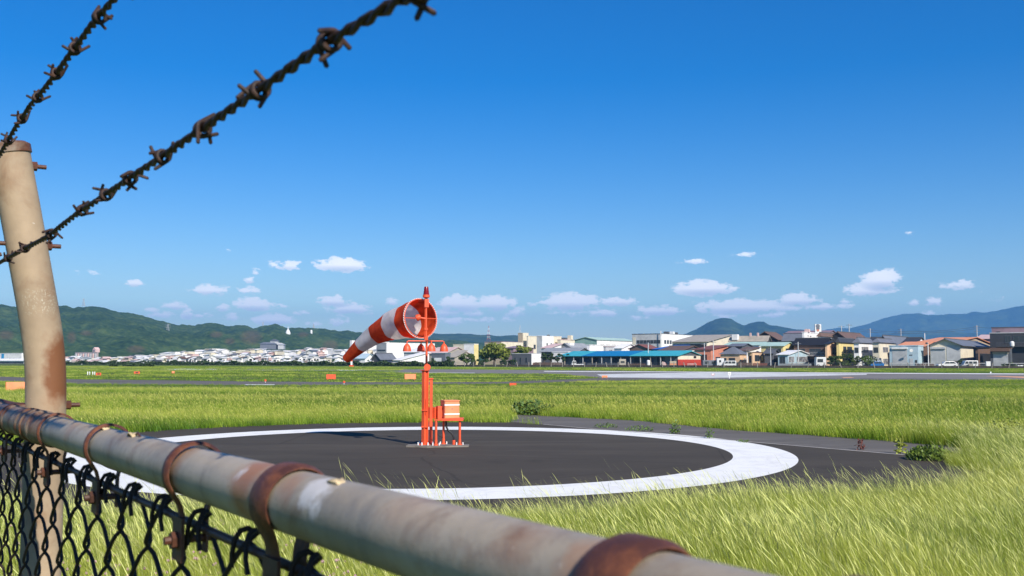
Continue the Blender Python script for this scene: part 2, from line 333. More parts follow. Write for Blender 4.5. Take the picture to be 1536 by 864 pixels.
def blades(n, rad, hmin, hmax, wd, lean, seed_frac, rs, nseg=3):
    r = np.random.default_rng(rs); V = []; Fc = []; tip = []; rnd = []
    for i in range(n):
        a = r.uniform(0, 2 * math.pi); q = rad * math.sqrt(r.uniform()); bx, by = q * math.cos(a), q * math.sin(a)
        h = r.uniform(hmin, hmax); seed = r.uniform() < seed_frac
        if seed: h *= 1.22
        dr = math.pi + r.normal(0, .75); ln = h * lean * r.uniform(.3, 1.6)
        bc = r.uniform() ** 1.15
        fx, fy = math.cos(dr), math.sin(dr); wa = r.uniform(0, math.pi); wx, wy = math.cos(wa), math.sin(wa)
        ww = wd * (.45 if seed else 1) * r.uniform(.7, 1.2); base = len(V)
        ts = [0, .4, .75, 1.0] if nseg == 3 else [0, .55, 1.0]
        if seed: ts = [0, .45, .78, .86, .95, 1.0]
        for t in ts:
            off = ln * t ** 1.9; z = h * (t - .12 * lean * t * t)
            wv = ww * (1 - .85 * t)
            if seed: wv = {0: ww, .45: ww * .8, .78: ww * .7, .86: wd * 1.5, .95: wd * 1.1, 1.0: wd * .2}[t]
            V.append((bx + fx * off - wx * wv / 2, by + fy * off - wy * wv / 2, z)); V.append((bx + fx * off + wx * wv / 2, by + fy * off + wy * wv / 2, z))
            tp = (1.0 if t > .8 else .35 * t) if seed else .25 * t * t
            tip += [tp, tp]; rnd += [bc, bc]
        for k in range(len(ts) - 1):
            Fc.append((base + 2 * k, base + 2 * k + 1, base + 2 * k + 3, base + 2 * k + 2))
    return np.array(V), np.array(Fc), np.array(tip), np.array(rnd)
def clump_collection(name, mat, specs):
    c = bpy.data.collections.new(name)
    for i, sp_ in enumerate(specs):
        v, f, tp, rn_ = blades(*sp_, rs=100 + i)
        me = np_mesh('grass_clump', v, f, mat); a = me.attributes.new('tip', 'FLOAT', 'POINT'); a.data.foreach_set('value', tp.astype(np.float32)); a = me.attributes.new('rnd', 'FLOAT', 'POINT'); a.data.foreach_set('value', rn_.astype(np.float32))
        ob = bpy.data.objects.new('grass_clump', me); c.objects.link(ob)
    return c
def gn_scatter(name, P, scl, rz, coll, **kw):
    me = bpy.data.meshes.new(name); me.vertices.add(len(P)); me.vertices.foreach_set('co', P.astype(np.float32).ravel())
    for nm, arr in (('scl', scl), ('rz', rz)):
        a = me.attributes.new(nm, 'FLOAT', 'POINT'); a.data.foreach_set('value', arr.astype(np.float32))
    ob = bpy.data.objects.new(name, me); COL.objects.link(ob); tag(ob, **kw)
    g = bpy.data.node_groups.new(name, 'GeometryNodeTree')
    g.interface.new_socket('Geometry', in_out='INPUT', socket_type='NodeSocketGeometry'); g.interface.new_socket('Geometry', in_out='OUTPUT', socket_type='NodeSocketGeometry')
    gi = g.nodes.new('NodeGroupInput'); go = g.nodes.new('NodeGroupOutput')
    ip = g.nodes.new('GeometryNodeInstanceOnPoints'); ci = g.nodes.new('GeometryNodeCollectionInfo'); ci.inputs[0].default_value = coll
    ci.inputs['Separate Children'].default_value = True; ci.inputs['Reset Children'].default_value = True
    ip.inputs['Pick Instance'].default_value = True
    a1 = g.nodes.new('GeometryNodeInputNamedAttribute'); a1.data_type = 'FLOAT'; a1.inputs[0].default_value = 'scl'
    a2 = g.nodes.new('GeometryNodeInputNamedAttribute'); a2.data_type = 'FLOAT'; a2.inputs[0].default_value = 'rz'
    cx = g.nodes.new('ShaderNodeCombineXYZ'); e2 = g.nodes.new('FunctionNodeEulerToRotation')
    L = g.links.new
    L(gi.outputs[0], ip.inputs['Points']); L(ci.outputs[0], ip.inputs['Instance']); L(a2.outputs[0], cx.inputs[2]); L(cx.outputs[0], e2.inputs[0])
    L(e2.outputs[0], ip.inputs['Rotation']); L(a1.outputs[0], ip.inputs['Scale']); L(ip.outputs[0], go.inputs[0])
    md = ob.modifiers.new('scatter', 'NODES'); md.node_group = g
    return ob
def scatter(d0, d1, dens, widen=1.0, side_pad=1.5, poly=bare, jit=None):
    A = .56 * (d1 ** 2 - d0 ** 2) * widen + 2 * side_pad * (d1 - d0); n = int(A * dens)
    d = np.sqrt(rng.uniform(d0 ** 2, d1 ** 2, n)); x = rng.uniform(-1, 1, n) * (d * .56 * widen + side_pad)
    ok = np.ones(n, bool)
    for q in poly: ok &= ~in_poly(x, d, q)
    return np.stack([x[ok], d[ok], np.zeros(ok.sum())], 1)
c_near = clump_collection('near_grass', m_gr_near, [(62, .16, .16, .42, .0034, .35, .18), (62, .16, .14, .38, .0038, .45, .12), (56, .15, .2, .46, .0032, .28, .22), (66, .17, .12, .34, .004, .4, .06), (50, .15, .2, .48, .0031, .5, .28)])
c_mid = clump_collection('mid_grass', m_gr_far, [(44, .28, .16, .34, .011, .4, .10, ), (44, .28, .14, .30, .013, .5, .06), (40, .28, .18, .38, .010, .35, .18), (50, .3, .12, .26, .014, .5, .02)])
c_stalk = clump_collection('stalk_grass', m_gr_near, [(5, .16, .42, .62, .0034, .5, 1.0), (4, .2, .38, .66, .0034, .35, 1.0), (6, .18, .36, .58, .0032, .65, 1.0)])
c_far = clump_collection('far_grass', m_gr_far, [(46, .9, .05, .15, .035, .4, .06), (46, .9, .04, .12, .04, .5, .04), (40, .8, .06, .18, .03, .4, .10)])
P = np.concatenate([scatter(5.0, 8.5, 45), scatter(8.5, 13, 110), scatter(13, 24, 62)])
keep = ~((P[:, 1] > 24)); P = P[keep]
hn = 1 + .22 * np.sin(P[:, 0] * 1.3 + 2 * np.sin(P[:, 1] * .9)) * np.cos(P[:, 1] * 1.1)
# lower growth where the meadow meets the asphalt
ex = np.hypot(P[:, 0] - CC[0], P[:, 1] - CC[1]); edge = np.clip((ex - 9.9) / 1.4, 0, 1); hn *= .62 + .38 * edge
gn_scatter('tall_grass', P, hn * rng.uniform(.8, 1.2, len(P)), rng.uniform(-.7, .7, len(P)), c_near, kind='stuff', label='tall seeding yellow green grass between the fence and the asphalt pad', cat='grass')
P = np.concatenate([scatter(22, 46, 21), scatter(46, 70, 6.5), scatter(70, 92, 6)])
Q = scatter(9.5, 22, 5.5); gn_scatter('grass_stalks', Q, rng.uniform(.75, 1.1, len(Q)), rng.uniform(-.8, .8, len(Q)), c_stalk, kind='stuff', label='thin seeding stalks standing above the tall grass', cat='grass')
near_road = np.clip((P[:, 1] - 52) / 18, 0, 1)
gn_scatter('meadow_grass', P, rng.uniform(.75, 1.25, len(P)) * (1 + .22 * np.sin(P[:, 1] * .35 + P[:, 0] * .05)) * (1 - .62 * near_road), rng.uniform(-.8, .8, len(P)), c_mid, kind='stuff', label='green meadow grass behind the asphalt pad', cat='grass')
P = scatter(88, 330, .42, 1.1); P = P[P[:, 1] < 232 + np.maximum(0, -P[:, 0] + 60) * .55]
gn_scatter('airfield_grass', P, rng.uniform(.7, 1.25, len(P)), rng.uniform(-3, 3, len(P)), c_far, kind='stuff', label='short grass on the far side of the airfield before the town', cat='grass')
# strays and weeds along the joint strip
m_weed = simple('weed_leaf', (.10, .17, .03), .6, var=.35, scale=9); m_weed2 = simple('yellow_leaf', (.30, .34, .04), .6, var=.3, scale=9); m_redw = simple('red_weed', (.16, .045, .03), .7)
def leafy(b, r, n, rad, h, leaf, up=.4):
    for i in range(n):
        a = r.uniform(0, 6.283); q = rad * math.sqrt(r.uniform()); z = h * r.uniform(.05, 1) * (1 - .55 * (q / rad) ** 2)
        c = Vector((q * math.cos(a), q * math.sin(a), z)); d = Vector((r.normal(), r.normal(), r.normal() * .5 + up)).normalized(); s_ = d.orthogonal().normalized()
        s_ = Matrix.Rotation(r.uniform(0, 6.28), 3, d) @ s_; l = leaf * r.uniform(.6, 1.3)
        b.add([c, c + d * l * .5 + s_ * l * .28, c + d * l, c + d * l * .5 - s_ * l * .28], [(0, 1, 2, 3)])
wr = np.random.default_rng(5)
def weed(px, py, rad, h, n, leaf, mat, label, stems=5, group=None):
    p = G(px, py); t = thing('weed', p, label, 'weed', group)
    b = MB(); leafy(b, wr, n, rad, h, leaf); b.build('leaves', mat, t)
    s_ = MB()
    for i in range(stems):
        a = wr.uniform(0, 6.28); s_.tube([(0, 0, 0), (rad * .3 * math.cos(a), rad * .3 * math.sin(a), h * .5), (rad * .6 * math.cos(a), rad * .6 * math.sin(a), h * .95)], .006, 4)
    s_.build('stem', mat, t)
weed(797, 622, .75, .55, 420, .16, m_weed, 'low dark leafy bush at the start of the grey path beyond the pad')
weed(1508, 668, .55, .62, 700, .085, m_weed2, 'yellow green leafy bush in the grass at the right edge of the meadow')
weed(1291, 675, .10, .26, 60, .06, m_redw, 'small reddish brown weed growing out of the grey path')
weed(1013, 651, .14, .36, 110, .07, m_weed, 'upright green weed on the pale joint strip, tallest of its row')
weed(1064, 658, .10, .30, 60, .06, m_weed, 'thin green weed on the joint strip above the right of the white ring')
weed(910, 641.5, .35, .12, 120, .06, m_weed, 'flat spreading weed on the joint strip right behind the white ring', 4)
weed(960, 646.5, .4, .15, 130, .06, m_weed, 'low spreading weed tuft on the joint strip, right of the flat one', 4)
weed(1350, 681, .12, .34, 70, .08, m_weed2, 'pale green weed where the joint strip ends at the grass')
weed(1115, 664, .15, .07, 40, .05, m_weed, 'tiny weed low against the joint strip right of the thin weed', 3)
# grass mound that covers the end of the joint
b = MB(); leafy(b, wr, 1500, .42, .26, .07, 1.6)
p = G(1395, 690); b.build('grass_tuft', simple('tuft_green', (.13, .20, .022), .6, var=.35, scale=9), loc=p, label='dark green grass tuft where the grey path meets the pad tip', cat='grass tuft')
# strays in cracks along the near edge of the pad
def scatter_clover():
    b = MB(); r = np.random.default_rng(9)
    for i in range(650):
        px = r.uniform(-60, 560); py = r.uniform(770, 960); p = G(px, py)
        z = r.uniform(.14, .36); s_ = r.uniform(.009, .016)
        b.lathe([(s_ * .3, -s_), (s_, -s_ * .2), (s_ * .8, s_ * .6), (s_ * .2, s_)], 5, (p.x, p.y, z))
    m = simple('clover_pink', (.52, .30, .34), .8, var=.3, scale=30)
    b.build('clover_flowers', m, kind='stuff', label='small pink clover flowers in the grass seen through the chain link', cat='flowers')
scatter_clover()

# ------------------------------------------------------------------ hills
def fbm(x, y, sc, octv, seed=0, ridged=False):
    out = np.zeros_like(x); amp = 1; tot = 0; r = np.random.default_rng(seed)
    for k_ in range(octv):
        gx = x / sc * 2 ** k_ + 37.1 * k_ + seed; gy = y / sc * 2 ** k_ + 11.7 * k_
        ix = np.floor(gx).astype(np.int64); iy = np.floor(gy).astype(np.int64); fx = gx - ix; fy = gy - iy
        def h(a, b_):
            q = (a * 374761393 + b_ * 668265263 + (seed + k_) * 1442695041) & 0xffffffff; q = ((q ^ (q >> 13)) * 1274126177) & 0xffffffff
            return ((q ^ (q >> 16)) & 0xffff) / 65535.0
        sx = fx * fx * (3 - 2 * fx); sy = fy * fy * (3 - 2 * fy)
        v = (h(ix, iy) * (1 - sx) + h(ix + 1, iy) * sx) * (1 - sy) + (h(ix, iy + 1) * (1 - sx) + h(ix + 1, iy + 1) * sx) * sy
        if ridged: v = 1 - np.abs(2 * v - 1)
        out += v * amp; tot += amp; amp *= .5
    return out / tot
def forest_mat(name, c0, c1, c2, sc, brown):
    m, t, p = newmat(name)
    n1 = tex(t, sc, 5, .65, coord='World'); n2 = tex(t, sc * .12, 4, .6, coord='World'); f = M_(t, 'ADD', M_(t, 'MULTIPLY', n1, .6), M_(t, 'MULTIPLY', n2, .4))
    c = ramp(t, f, [(.38, c0), (.5, c1), (.64, c2)])
    at = t.nodes.new('ShaderNodeAttribute'); at.attribute_name = 'patch'
    c = mixc(t, M_(t, 'MULTIPLY', at.outputs['Fac'], M_(t, 'MULTIPLY_ADD', n1, 1.6, -.1, clamp=True)), c, brown)
    t.links.new(c, p.inputs['Base Color']); p.inputs['Roughness'].default_value = 1; p.inputs['Specular IOR Level'].default_value = 0
    bump(t, p, n1, .9, 1.2 / sc * .25); return m
def hill(name, prof, r0, r1, rb, daz, dr, mat, canopy, csc, valley, vsc, seed, patches=()):
    xs_ = np.array([q[0] for q in prof], float); ys_ = np.array([q[1] for q in prof], float)
    a = np.arange(math.atan((xs_[0] - 768) / F), math.atan((xs_[-1] - 768) / F), daz); r = np.arange(r0, rb, dr)
    A, Rr = np.meshgrid(a, r); pxs = 768 + F * np.tan(A); yp = np.interp(pxs, xs_, ys_)
    X = Rr * np.sin(A); Y = Rr * np.cos(A)
    zr = H + np.maximum(540 - yp, 0) / F * r1 * np.cos(A)
    s_ = np.clip((Rr - r0) / (r1 - r0), 0, 1); sh = (s_ ** 1.15) * (1.25 - .25 * s_) * .86 + .14 * s_ ** 3
    back = np.clip((Rr - r1) / (rb - r1), 0, 1); sh = sh * (1 - back * back * .9)
    val = np.minimum(fbm(X, Y, vsc, 5, seed, True) - .72, .04)
    env = np.clip(s_ * 2.2, 0, 1) * np.clip((1.0 - s_) * 2.6, .04, 1)
    Z = zr * sh + valley * val * env + (fbm(X, Y, csc, 3, seed + 3) - .5) * canopy * np.clip(s_ * 8, 0, 1) - .6
    Z[-1, :] = -5; Z[0, :] = -2
    nr, na = X.shape; v = np.stack([X.ravel(), Y.ravel(), Z.ravel()], 1)
    idx = np.arange(nr * na).reshape(nr, na); f = np.stack([idx[:-1, :-1], idx[:-1, 1:], idx[1:, 1:], idx[1:, :-1]], -1).reshape(-1, 4)
    me = np_mesh(name, v, f, mat); at = me.attributes.new('patch', 'FLOAT', 'POINT'); pv = np.zeros(nr * na)
    Pp = 540 - (Z.ravel() - H) / Y.ravel() * F; Px = 768 + F * X.ravel() / Y.ravel()
    for (cx, cy, rx, ry) in patches:
        pv = np.maximum(pv, np.clip(1.3 - ((Px - cx) / rx) ** 2 - ((Pp - cy) / ry) ** 2, 0, 1))
    at.data.foreach_set('value', pv.astype(np.float32)); me.polygons.foreach_set('use_smooth', [True] * len(me.polygons))
    ob = bpy.data.objects.new(name, me); COL.objects.link(ob); tag(ob, kind='structure'); return ob
m_for = forest_mat('broadleaf_forest', (.018, .038, .013), (.040, .072, .020), (.085, .12, .034), .09, (.10, .075, .038))
m_for2 = forest_mat('far_forest', (.012, .028, .012), (.032, .058, .020), (.075, .105, .03), .010, (.1, .08, .05))
LP = [(-300, 470), (-150, 462), (-60, 458), (0, 457), (20, 459), (60, 458), (90, 457.5), (110, 460), (130, 459.5), (150, 461), (175, 467), (200, 471), (225, 477), (240, 480), (262, 486), (280, 488), (292, 489),
      (315, 484), (330, 486), (342, 490), (352, 488), (370, 488), (380, 491), (395, 489), (412, 486), (425, 489), (434, 494), (448, 492), (465, 492), (480, 493), (505, 497), (520, 496), (532, 499), (545, 501),
      (575, 505), (640, 509), (700, 512), (760, 518), (830, 527), (900, 538)]
hill('forested_hill', LP, 1150, 2300, 2900, .0014, 6.5, m_for, 12, 17, 80, 300, 1,
     [(377, 506, 17, 11), (108, 506, 7, 9), (205, 524, 14, 6), (325, 502, 10, 5), (496, 518, 12, 8), (10, 503, 12, 8), (345, 512, 8, 5), (130, 500, 10, 4), (455, 502, 9, 4)])
hill('far_low_ridge', [(560, 502), (600, 500), (640, 499), (650, 499.5), (670, 501), (688, 500.5), (710, 501.5), (735, 502.5), (750, 504.5), (765, 503), (780, 502.5), (800, 506), (900, 512), (1000, 514), (1100, 516)], 2600, 4200, 5000, .0022, 26, m_for2, 8, 34, 45, 600, 5)
hill('green_peak', [(960, 512), (1005, 507), (1030, 500), (1045, 494), (1060, 485), (1072, 480), (1085, 477.5), (1097, 478), (1108, 484), (1116, 488), (1124, 486.5), (1136, 483), (1146, 483.5), (1153, 488), (1164, 488.5),
      (1178, 491), (1190, 494.5), (1204, 495.5), (1230, 498), (1270, 504)], 3300, 5200, 6200, .0018, 28, m_for2, 16, 60, 240, 600, 11)
hill('blue_mountain_range', [(1190, 505), (1215, 498), (1232, 495), (1250, 491.5), (1262, 491), (1275, 492), (1290, 488), (1306, 483), (1320, 479), (1334, 476), (1345, 473.5), (1356, 470.5), (1368, 471), (1380, 471), (1392, 473), (1404, 472),
      (1420, 471), (1436, 469.5), (1450, 470.5), (1465, 468.5), (1480, 469), (1495, 466.5), (1510, 464.5), (1522, 461.5), (1536, 459.5), (1580, 454), (1700, 460), (1800, 470)], 5600, 9500, 11500, .0016, 55, m_for2, 30, 110, 900, 1300, 21)
# ------------------------------------------------------------------ the town beyond the airfield
U = Vector((.834, -.552, 0)); V = Vector((.552, .834, 0)); TYAW = math.atan2(-.552, .834)
EX = [-300, 20, 200, 700, 1080, 1536, 1800]; EY = [470, 440, 420, 310, 268, 236, 220]
def E(px): return float(np.interp(px, EX, EY))
def solve(xa, xc, xb, dc):
    k = (xc - 768) / F; C = Vector((k * dc, dc, 0)); ka = (xa - 768) / F; kb = (xb - 768) / F
    L1 = (C.x - ka * C.y) / (U.x - ka * U.y); L2 = (kb * C.y - C.x) / (V.x - kb * V.y)
    return C, max(L1, .4), max(L2, .4)
def zof(py, d): return H + (540 - py) * d / F
def slab(b, p, th=.14, m=0):
    """thick plate from a planar polygon"""
    p = [Vector(q) for q in p]; n = (p[1] - p[0]).cross(p[2] - p[0]).normalized()
    if n.z < 0: n = -n
    k = len(p); b.add([q for q in p] + [q - n * th for q in p], [tuple(range(k)), tuple(range(k, 2 * k))[::-1]] + [(i, (i + 1) % k, (i + 1) % k + k, i + k) for i in range(k)], m)
def house(name, xa, xc, xb, ye, yr, off, roof, wall, roofc, label, cat='house', win=(), wall_side=None, group=None, over=.45, base=0.0, minL2=None, dc=None, extra=None, maxL1=None, yaw=None, maxL2=None):
    """local frame: corner nearest the camera at the origin, front along -x, right side along +y"""
    global U, V
    ty = TYAW
    if yaw is not None: ty = R(yaw); U0, V0 = U, V; U = Vector((math.cos(ty), math.sin(ty), 0)); V = Vector((-math.sin(ty), math.cos(ty), 0))
    dc = dc or E(xc) + off; C, L1, L2 = solve(xa, xc, xb, dc)
    if yaw is not None: U, V = U0, V0
    if maxL2: L2 = min(L2, maxL2)
    if minL2: L2 = max(L2, minL2)
    if maxL1: L1 = min(L1, maxL1)
    ze = zof(ye, dc); zr = max(zof(yr, dc), ze + .15)
    t = thing(name, C, label, cat, group, ty)
    b = MB(); b.box(-L1, 0, 0, L2, base - .2, ze)
    if roof == 'gf': b.prism([(-L1, ze), (0, ze), (-L1 / 2, zr - .1)], 0, L2, 'y')
    if roof == 'gs': b.prism([(0, ze), (L2, ze), (L2 / 2, zr - .1)], -L1, 0, 'x')
    if roof == 'mono': b.prism([(0, ze), (L2, ze), (L2, zr - .1)], -L1, 0, 'x')
    b.build('wall', pm(wall), t)
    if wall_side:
        b = MB(); b.box(0.003, .09, .02, L2 - .02, 0, ze - .02); b.build('lit_or_own_side', pm(wall_side), t)  # thin sheet: own end colour, on some houses the sunlit tone of the wall
    r_ = MB(); o_ = over
    if roof == 'gf':
        s_ = (zr - ze) / (L1 / 2); e = ze - s_ * o_ + .05; z2 = zr + .05; cx = -L1 / 2
        slab(r_, [(-L1 - o_, -o_, e), (cx, -o_, z2), (cx, L2 + o_, z2), (-L1 - o_, L2 + o_, e)]); slab(r_, [(o_, -o_, e), (o_, L2 + o_, e), (cx, L2 + o_, z2), (cx, -o_, z2)])
    elif roof == 'gs':
        s_ = (zr - ze) / (L2 / 2); e = ze - s_ * o_ + .05; z2 = zr + .05; cy = L2 / 2
        slab(r_, [(-L1 - o_, -o_, e), (o_, -o_, e), (o_, cy, z2), (-L1 - o_, cy, z2)]); slab(r_, [(-L1 - o_, L2 + o_, e), (-L1 - o_, cy, z2), (o_, cy, z2), (o_, L2 + o_, e)])
    elif roof == 'mono':
        slab(r_, [(-L1 - o_, -o_, ze), (o_, -o_, ze), (o_, L2 + o_, zr + .05), (-L1 - o_, L2 + o_, zr + .05)])
    elif roof == 'hip':
        i_ = min(L1, L2) / 2; e = ze + .05; o2 = o_
        if L1 >= L2: A, B_ = (-L1 + i_, L2 / 2, zr), (-i_, L2 / 2, zr)
        else: A, B_ = (-L1 / 2, i_, zr), (-L1 / 2, L2 - i_, zr)
        c = [(-L1 - o2, -o2, e), (o2, -o2, e), (o2, L2 + o2, e), (-L1 - o2, L2 + o2, e)]
        vs = c + [A, B_]
        if L1 >= L2: fs = [(0, 1, 5, 4), (1, 2, 5), (2, 3, 4, 5), (3, 0, 4), (3, 2, 1, 0)]
        else: fs = [(0, 1, 4), (1, 2, 5, 4), (2, 3, 5), (3, 0, 4, 5), (3, 2, 1, 0)]
        r_.add(vs, fs)
    else:
        r_.box(-L1 - .12, .12, -.12, L2 + .12, ze, ze + .22)
    rf = r_.build('roof', pm(roofc), t)
    if roof in ('gs', 'gf', 'hip') and roofc in ('black', 'slate', 'brown', 'char', 'dgrey', 'redbrown') and zr - ze > .8:
        q = MB()
        if roof == 'gs': q.box(-L1 - o_, o_, L2 / 2 - .15, L2 / 2 + .15, zr, zr + .22)
        elif roof == 'gf': q.box(-L1 / 2 - .15, -L1 / 2 + .15, -o_, L2 + o_, zr, zr + .22)
        else: q.box(min(A[0], B_[0]) - .1, max(A[0], B_[0]) + .1, min(A[1], B_[1]) - .1, max(A[1], B_[1]) + .1, zr - .1, zr + .18)
        q.build('ridge', pm('dgrey'), rf)
    for wn in win:
        face, f0, f1, h0, h1 = wn[:5]; kind = wn[5] if len(wn) > 5 else 'window'
        L = L1 if face == 'f' else L2; a, c = f0 * L, f1 * L; z0, z1 = h0 * ze, h1 * ze
        g = MB(); fr = MB(); e = .07
        def bx(bb, a_, c_, z0_, z1_, d0, d1):
            if face == 'f': bb.box(-L1 + a_, -L1 + c_, -d1, -d0, z0_, z1_)
            else: bb.box(d0, d1, a_, c_, z0_, z1_)
        off_ = .1 if (face == 's' and wall_side) else .003
        if kind in ('window', 'curtain'):
            bx(fr, a - e, c + e, z0 - e, z0, off_, off_ + .07); bx(fr, a - e, c + e, z1, z1 + e, off_, off_ + .07)
            bx(fr, a - e, a, z0, z1, off_, off_ + .07); bx(fr, c, c + e, z0, z1, off_, off_ + .07)
            if c - a > 1.0: bx(fr, (a + c) / 2 - .03, (a + c) / 2 + .03, z0, z1, off_, off_ + .06)
            wf = fr.build('window', pm('dgrey') if kind == 'window' else pm('lgrey'), t)
            bx(g, a, c, z0, z1, off_, off_ + .03); g.build('pane', m_glass if kind == 'window' else m_cglass, wf)
        elif kind.startswith('shutter'):
            n = max(5, int((z1 - z0) / .22))
            for i in range(n):
                zz = z0 + (z1 - z0) * i / n; bx(g, a, c, zz, zz + (z1 - z0) / n * .82, off_, off_ + .05)
            bx(g, a, c, z0, z1, off_, off_ + .02); sh = g.build('roller_shutter', pm('lgrey'), t)
            q = MB(); bx(q, a - .1, c + .1, z1, z1 + .45, off_, off_ + .4); q.build('shutter_box', pm(kind.split('_')[1] if '_' in kind else 'white'), sh)
        elif kind.startswith('open'):
            bx(g, a, c, z0, z1, off_, off_ + .02); g.build('opening', pm('black'), t)  # black sheet stands in for the shade inside an open front
        elif kind.startswith('panel_'):
            bx(g, a, c, z0, z1, off_, off_ + .06); g.build('panel', pm(kind.split('_')[1]), t)
        elif kind.startswith('awning_'):
            bx(g, a, c, z0, z1, off_, off_ + 1.1); g.build('awning', pm(kind.split('_')[1]), t)
    if extra: extra(t, L1, L2, ze, zr)
    return t
def row(face, n, a, c, h0, h1, fill=.6, kind='window'):
    st = (c - a) / n; return [(face, a + i * st, a + (i + fill) * st, h0, h1, kind) for i in range(n)]
def roof_kit(items):
    def f(t, L1, L2, ze, zr):
        for (fx, fy, w_, d_, h_, c, nm) in items:
            b = MB(); x, y = -L1 * fx, L2 * fy; b.box(x - w_ / 2, x + w_ / 2, y - d_ / 2, y + d_ / 2, ze + .2, ze + .2 + h_)
            b.box(x - w_ * .42, x + w_ * .42, y - d_ * .42, y + d_ * .42, ze + .2 + h_, ze + .28 + h_); b.build(nm, pm(c), t)
    return f
def balcony(f0, f1, h, c='dgrey'):
    def f(t, L1, L2, ze, zr):
        b = MB(); a, q = -L1 + f0 * L1, -L1 + f1 * L1; z = h * ze
        b.box(a, q, -1.1, 0, z - .12, z); b.box(a, q, -1.1, -1.05, z + .9, z + .96)
        n = max(3, int((q - a) / .35))
        for i in range(n + 1): x = a + (q - a - .05) * i / n; b.box(x, x + .05, -1.1, -1.06, z, z + .9)
        b.build('balcony', pm(c), t)
    return f
# --- right hand neighbourhood
house('charcoal_building', 1484, 1590, 1640, 499, 498, 26, 'flat', 'char', 'lgrey', 'long charcoal house with thin pale flat roof at the right edge of the town', win=[('f', .22, .30, .72, .92), ('f', .34, .50, .74, .93), ('f', .60, .72, .74, .93), ('f', .56, .62, .1, .28, 'panel_lgrey')],
      extra=balcony(.1, .95, .62, 'dgrey'), maxL1=34)
house('tall_brown_building', 1487, 1580, 1640, 490.5, 489, 44, 'flat', 'mauve', 'dgrey', 'tall brown walled block rising behind the charcoal house', cat='building', win=[('f', .08, .14, .82, .9)], maxL1=42)
house('shutter_garage', 1484, 1514, 1516.5, 523, 522, 12, 'flat', 'dgrey', 'brown', 'grey garage with wide roller shutter and brown awning in front of the charcoal house', cat='garage', win=[('f', .14, .88, 0.02, .74, 'shutter_beige'), ('f', .02, .99, .86, .99, 'awning_brown')])
house('gabled_warehouse', 1394, 1440, 1485, 517, 508, 14, 'gf', 'cream', 'slate', 'cream warehouse with low dark gable and grey shutters behind the white car', cat='warehouse',
      win=[('f', .02, .50, .02, .82, 'shutter_lgrey'), ('f', .54, .98, .3, .98, 'panel_lgrey'), ('s', .55, .7, .02, .6, 'open'), ('f', .60, .92, .02, .28, 'panel_brown')], over=.8)
house('lean_to', 1462, 1466, 1486, 521, 519, 11, 'mono', 'brown', 'black', 'dark brown lean-to with open front against the cream warehouse', cat='shed', win=[('s', .1, .9, .05, .7, 'open'), ('f', .1, .9, .05, .7, 'open')])
house('orange_roofed_hall', 1376, 1432, 1488, 512.5, 502.5, 36, 'gs', 'tan', 'orange', 'large hall with bright orange gabled roof behind the cream warehouse', cat='hall', over=.6)
house('orange_roofed_shed', 1344, 1384, 1412, 519.5, 511.5, 26, 'gs', 'brown', 'orange', 'low shed with orange roof between the pale blue garage and the cream warehouse', cat='shed', win=[('s', .1, .7, .05, .6, 'open')])
house('pale_blue_garage', 1333, 1376, 1384, 519, 518.5, 12, 'flat', 'paleblue', 'paleblue', 'pale blue flat garage with roller shutter and white dish behind the blue car', cat='garage', win=[('f', .10, .62, .02, .86, 'shutter_white'), ('f', .90, .95, .12, .34, 'window'), ('f', .70, .82, .04, .42, 'panel_lgrey'), ('f', .70, .8, .56, .6, 'panel_dgrey')])
house('cream_house', 1308, 1318, 1343, 514, 507.5, 20, 'hip', 'cream', 'slate', 'cream two storey house with hipped slate roof, nearest to the pale blue garage', win=[('s', .2, .5, .62, .82, 'curtain'), ('s', .2, .5, .12, .34, 'curtain'), ('f', .2, .8, .6, .8)])
house('white_house', 1280, 1288, 1309, 514.5, 506, 20, 'hip', 'roofw', 'slate', 'white two storey house with hipped dark roof above the white flowering bush', win=[('s', .15, .62, .62, .84, 'curtain'), ('f', .2, .8, .6, .8)])
house('yellow_house', 1254, 1258, 1282, 514, 507, 20, 'hip', 'yellow', 'char', 'yellow two storey house with wide upper window over the dark bushes', win=[('s', .24, .42, .60, .84), ('s', .48, .78, .60, .84), ('s', .2, .6, .1, .34)])
house('peach_house', 1237, 1240, 1258, 516, 511.5, 18, 'gs', 'peach', 'black', 'peach house with small gable and one square upper window', win=[('s', .38, .76, .56, .84), ('s', .3, .8, .1, .3, 'curtain')])
house('dark_wooden_house', 1190, 1238, 1248, 516.5, 507, 26, 'gs', 'brown', 'black', 'long dark wooden house with black tiled roof and balcony left of the peach house', win=[('f', .1, .35, .55, .8), ('f', .5, .85, .55, .8), ('f', .3, .7, .05, .35, 'open')], extra=balcony(.02, .98, .5, 'lgrey'))
house('blue_bungalow', 1166, 1181, 1214, 531.5, 525, 10, 'gs', 'paleblue', 'roofw', 'pale blue bungalow with white gabled roof and two wide windows', win=[('s', .03, .26, .40, .82, 'curtain'), ('s', .38, .90, .40, .82, 'curtain'), ('s', .0, 1.0, .02, .3, 'panel_beige'), ('f', .2, .7, .3, .8)])
house('small_yellow_house', 1141, 1174, 1191, 518.5, 513, 24, 'gs', 'yellow', 'lgreen', 'small yellow house with pale green roof behind the blue bungalow', win=[('s', .22, .6, .6, .86), ('f', .5, .9, .55, .85)])
house('slate_bungalow', 1080, 1109, 1119, 531.5, 520, 12, 'hip', 'peach', 'slate', 'peach bungalow with big slate hipped roof behind the white minivan', win=[('f', .05, .3, .2, .7), ('f', .45, .75, .2, .7), ('s', .55, .8, .3, .7, 'curtain')])
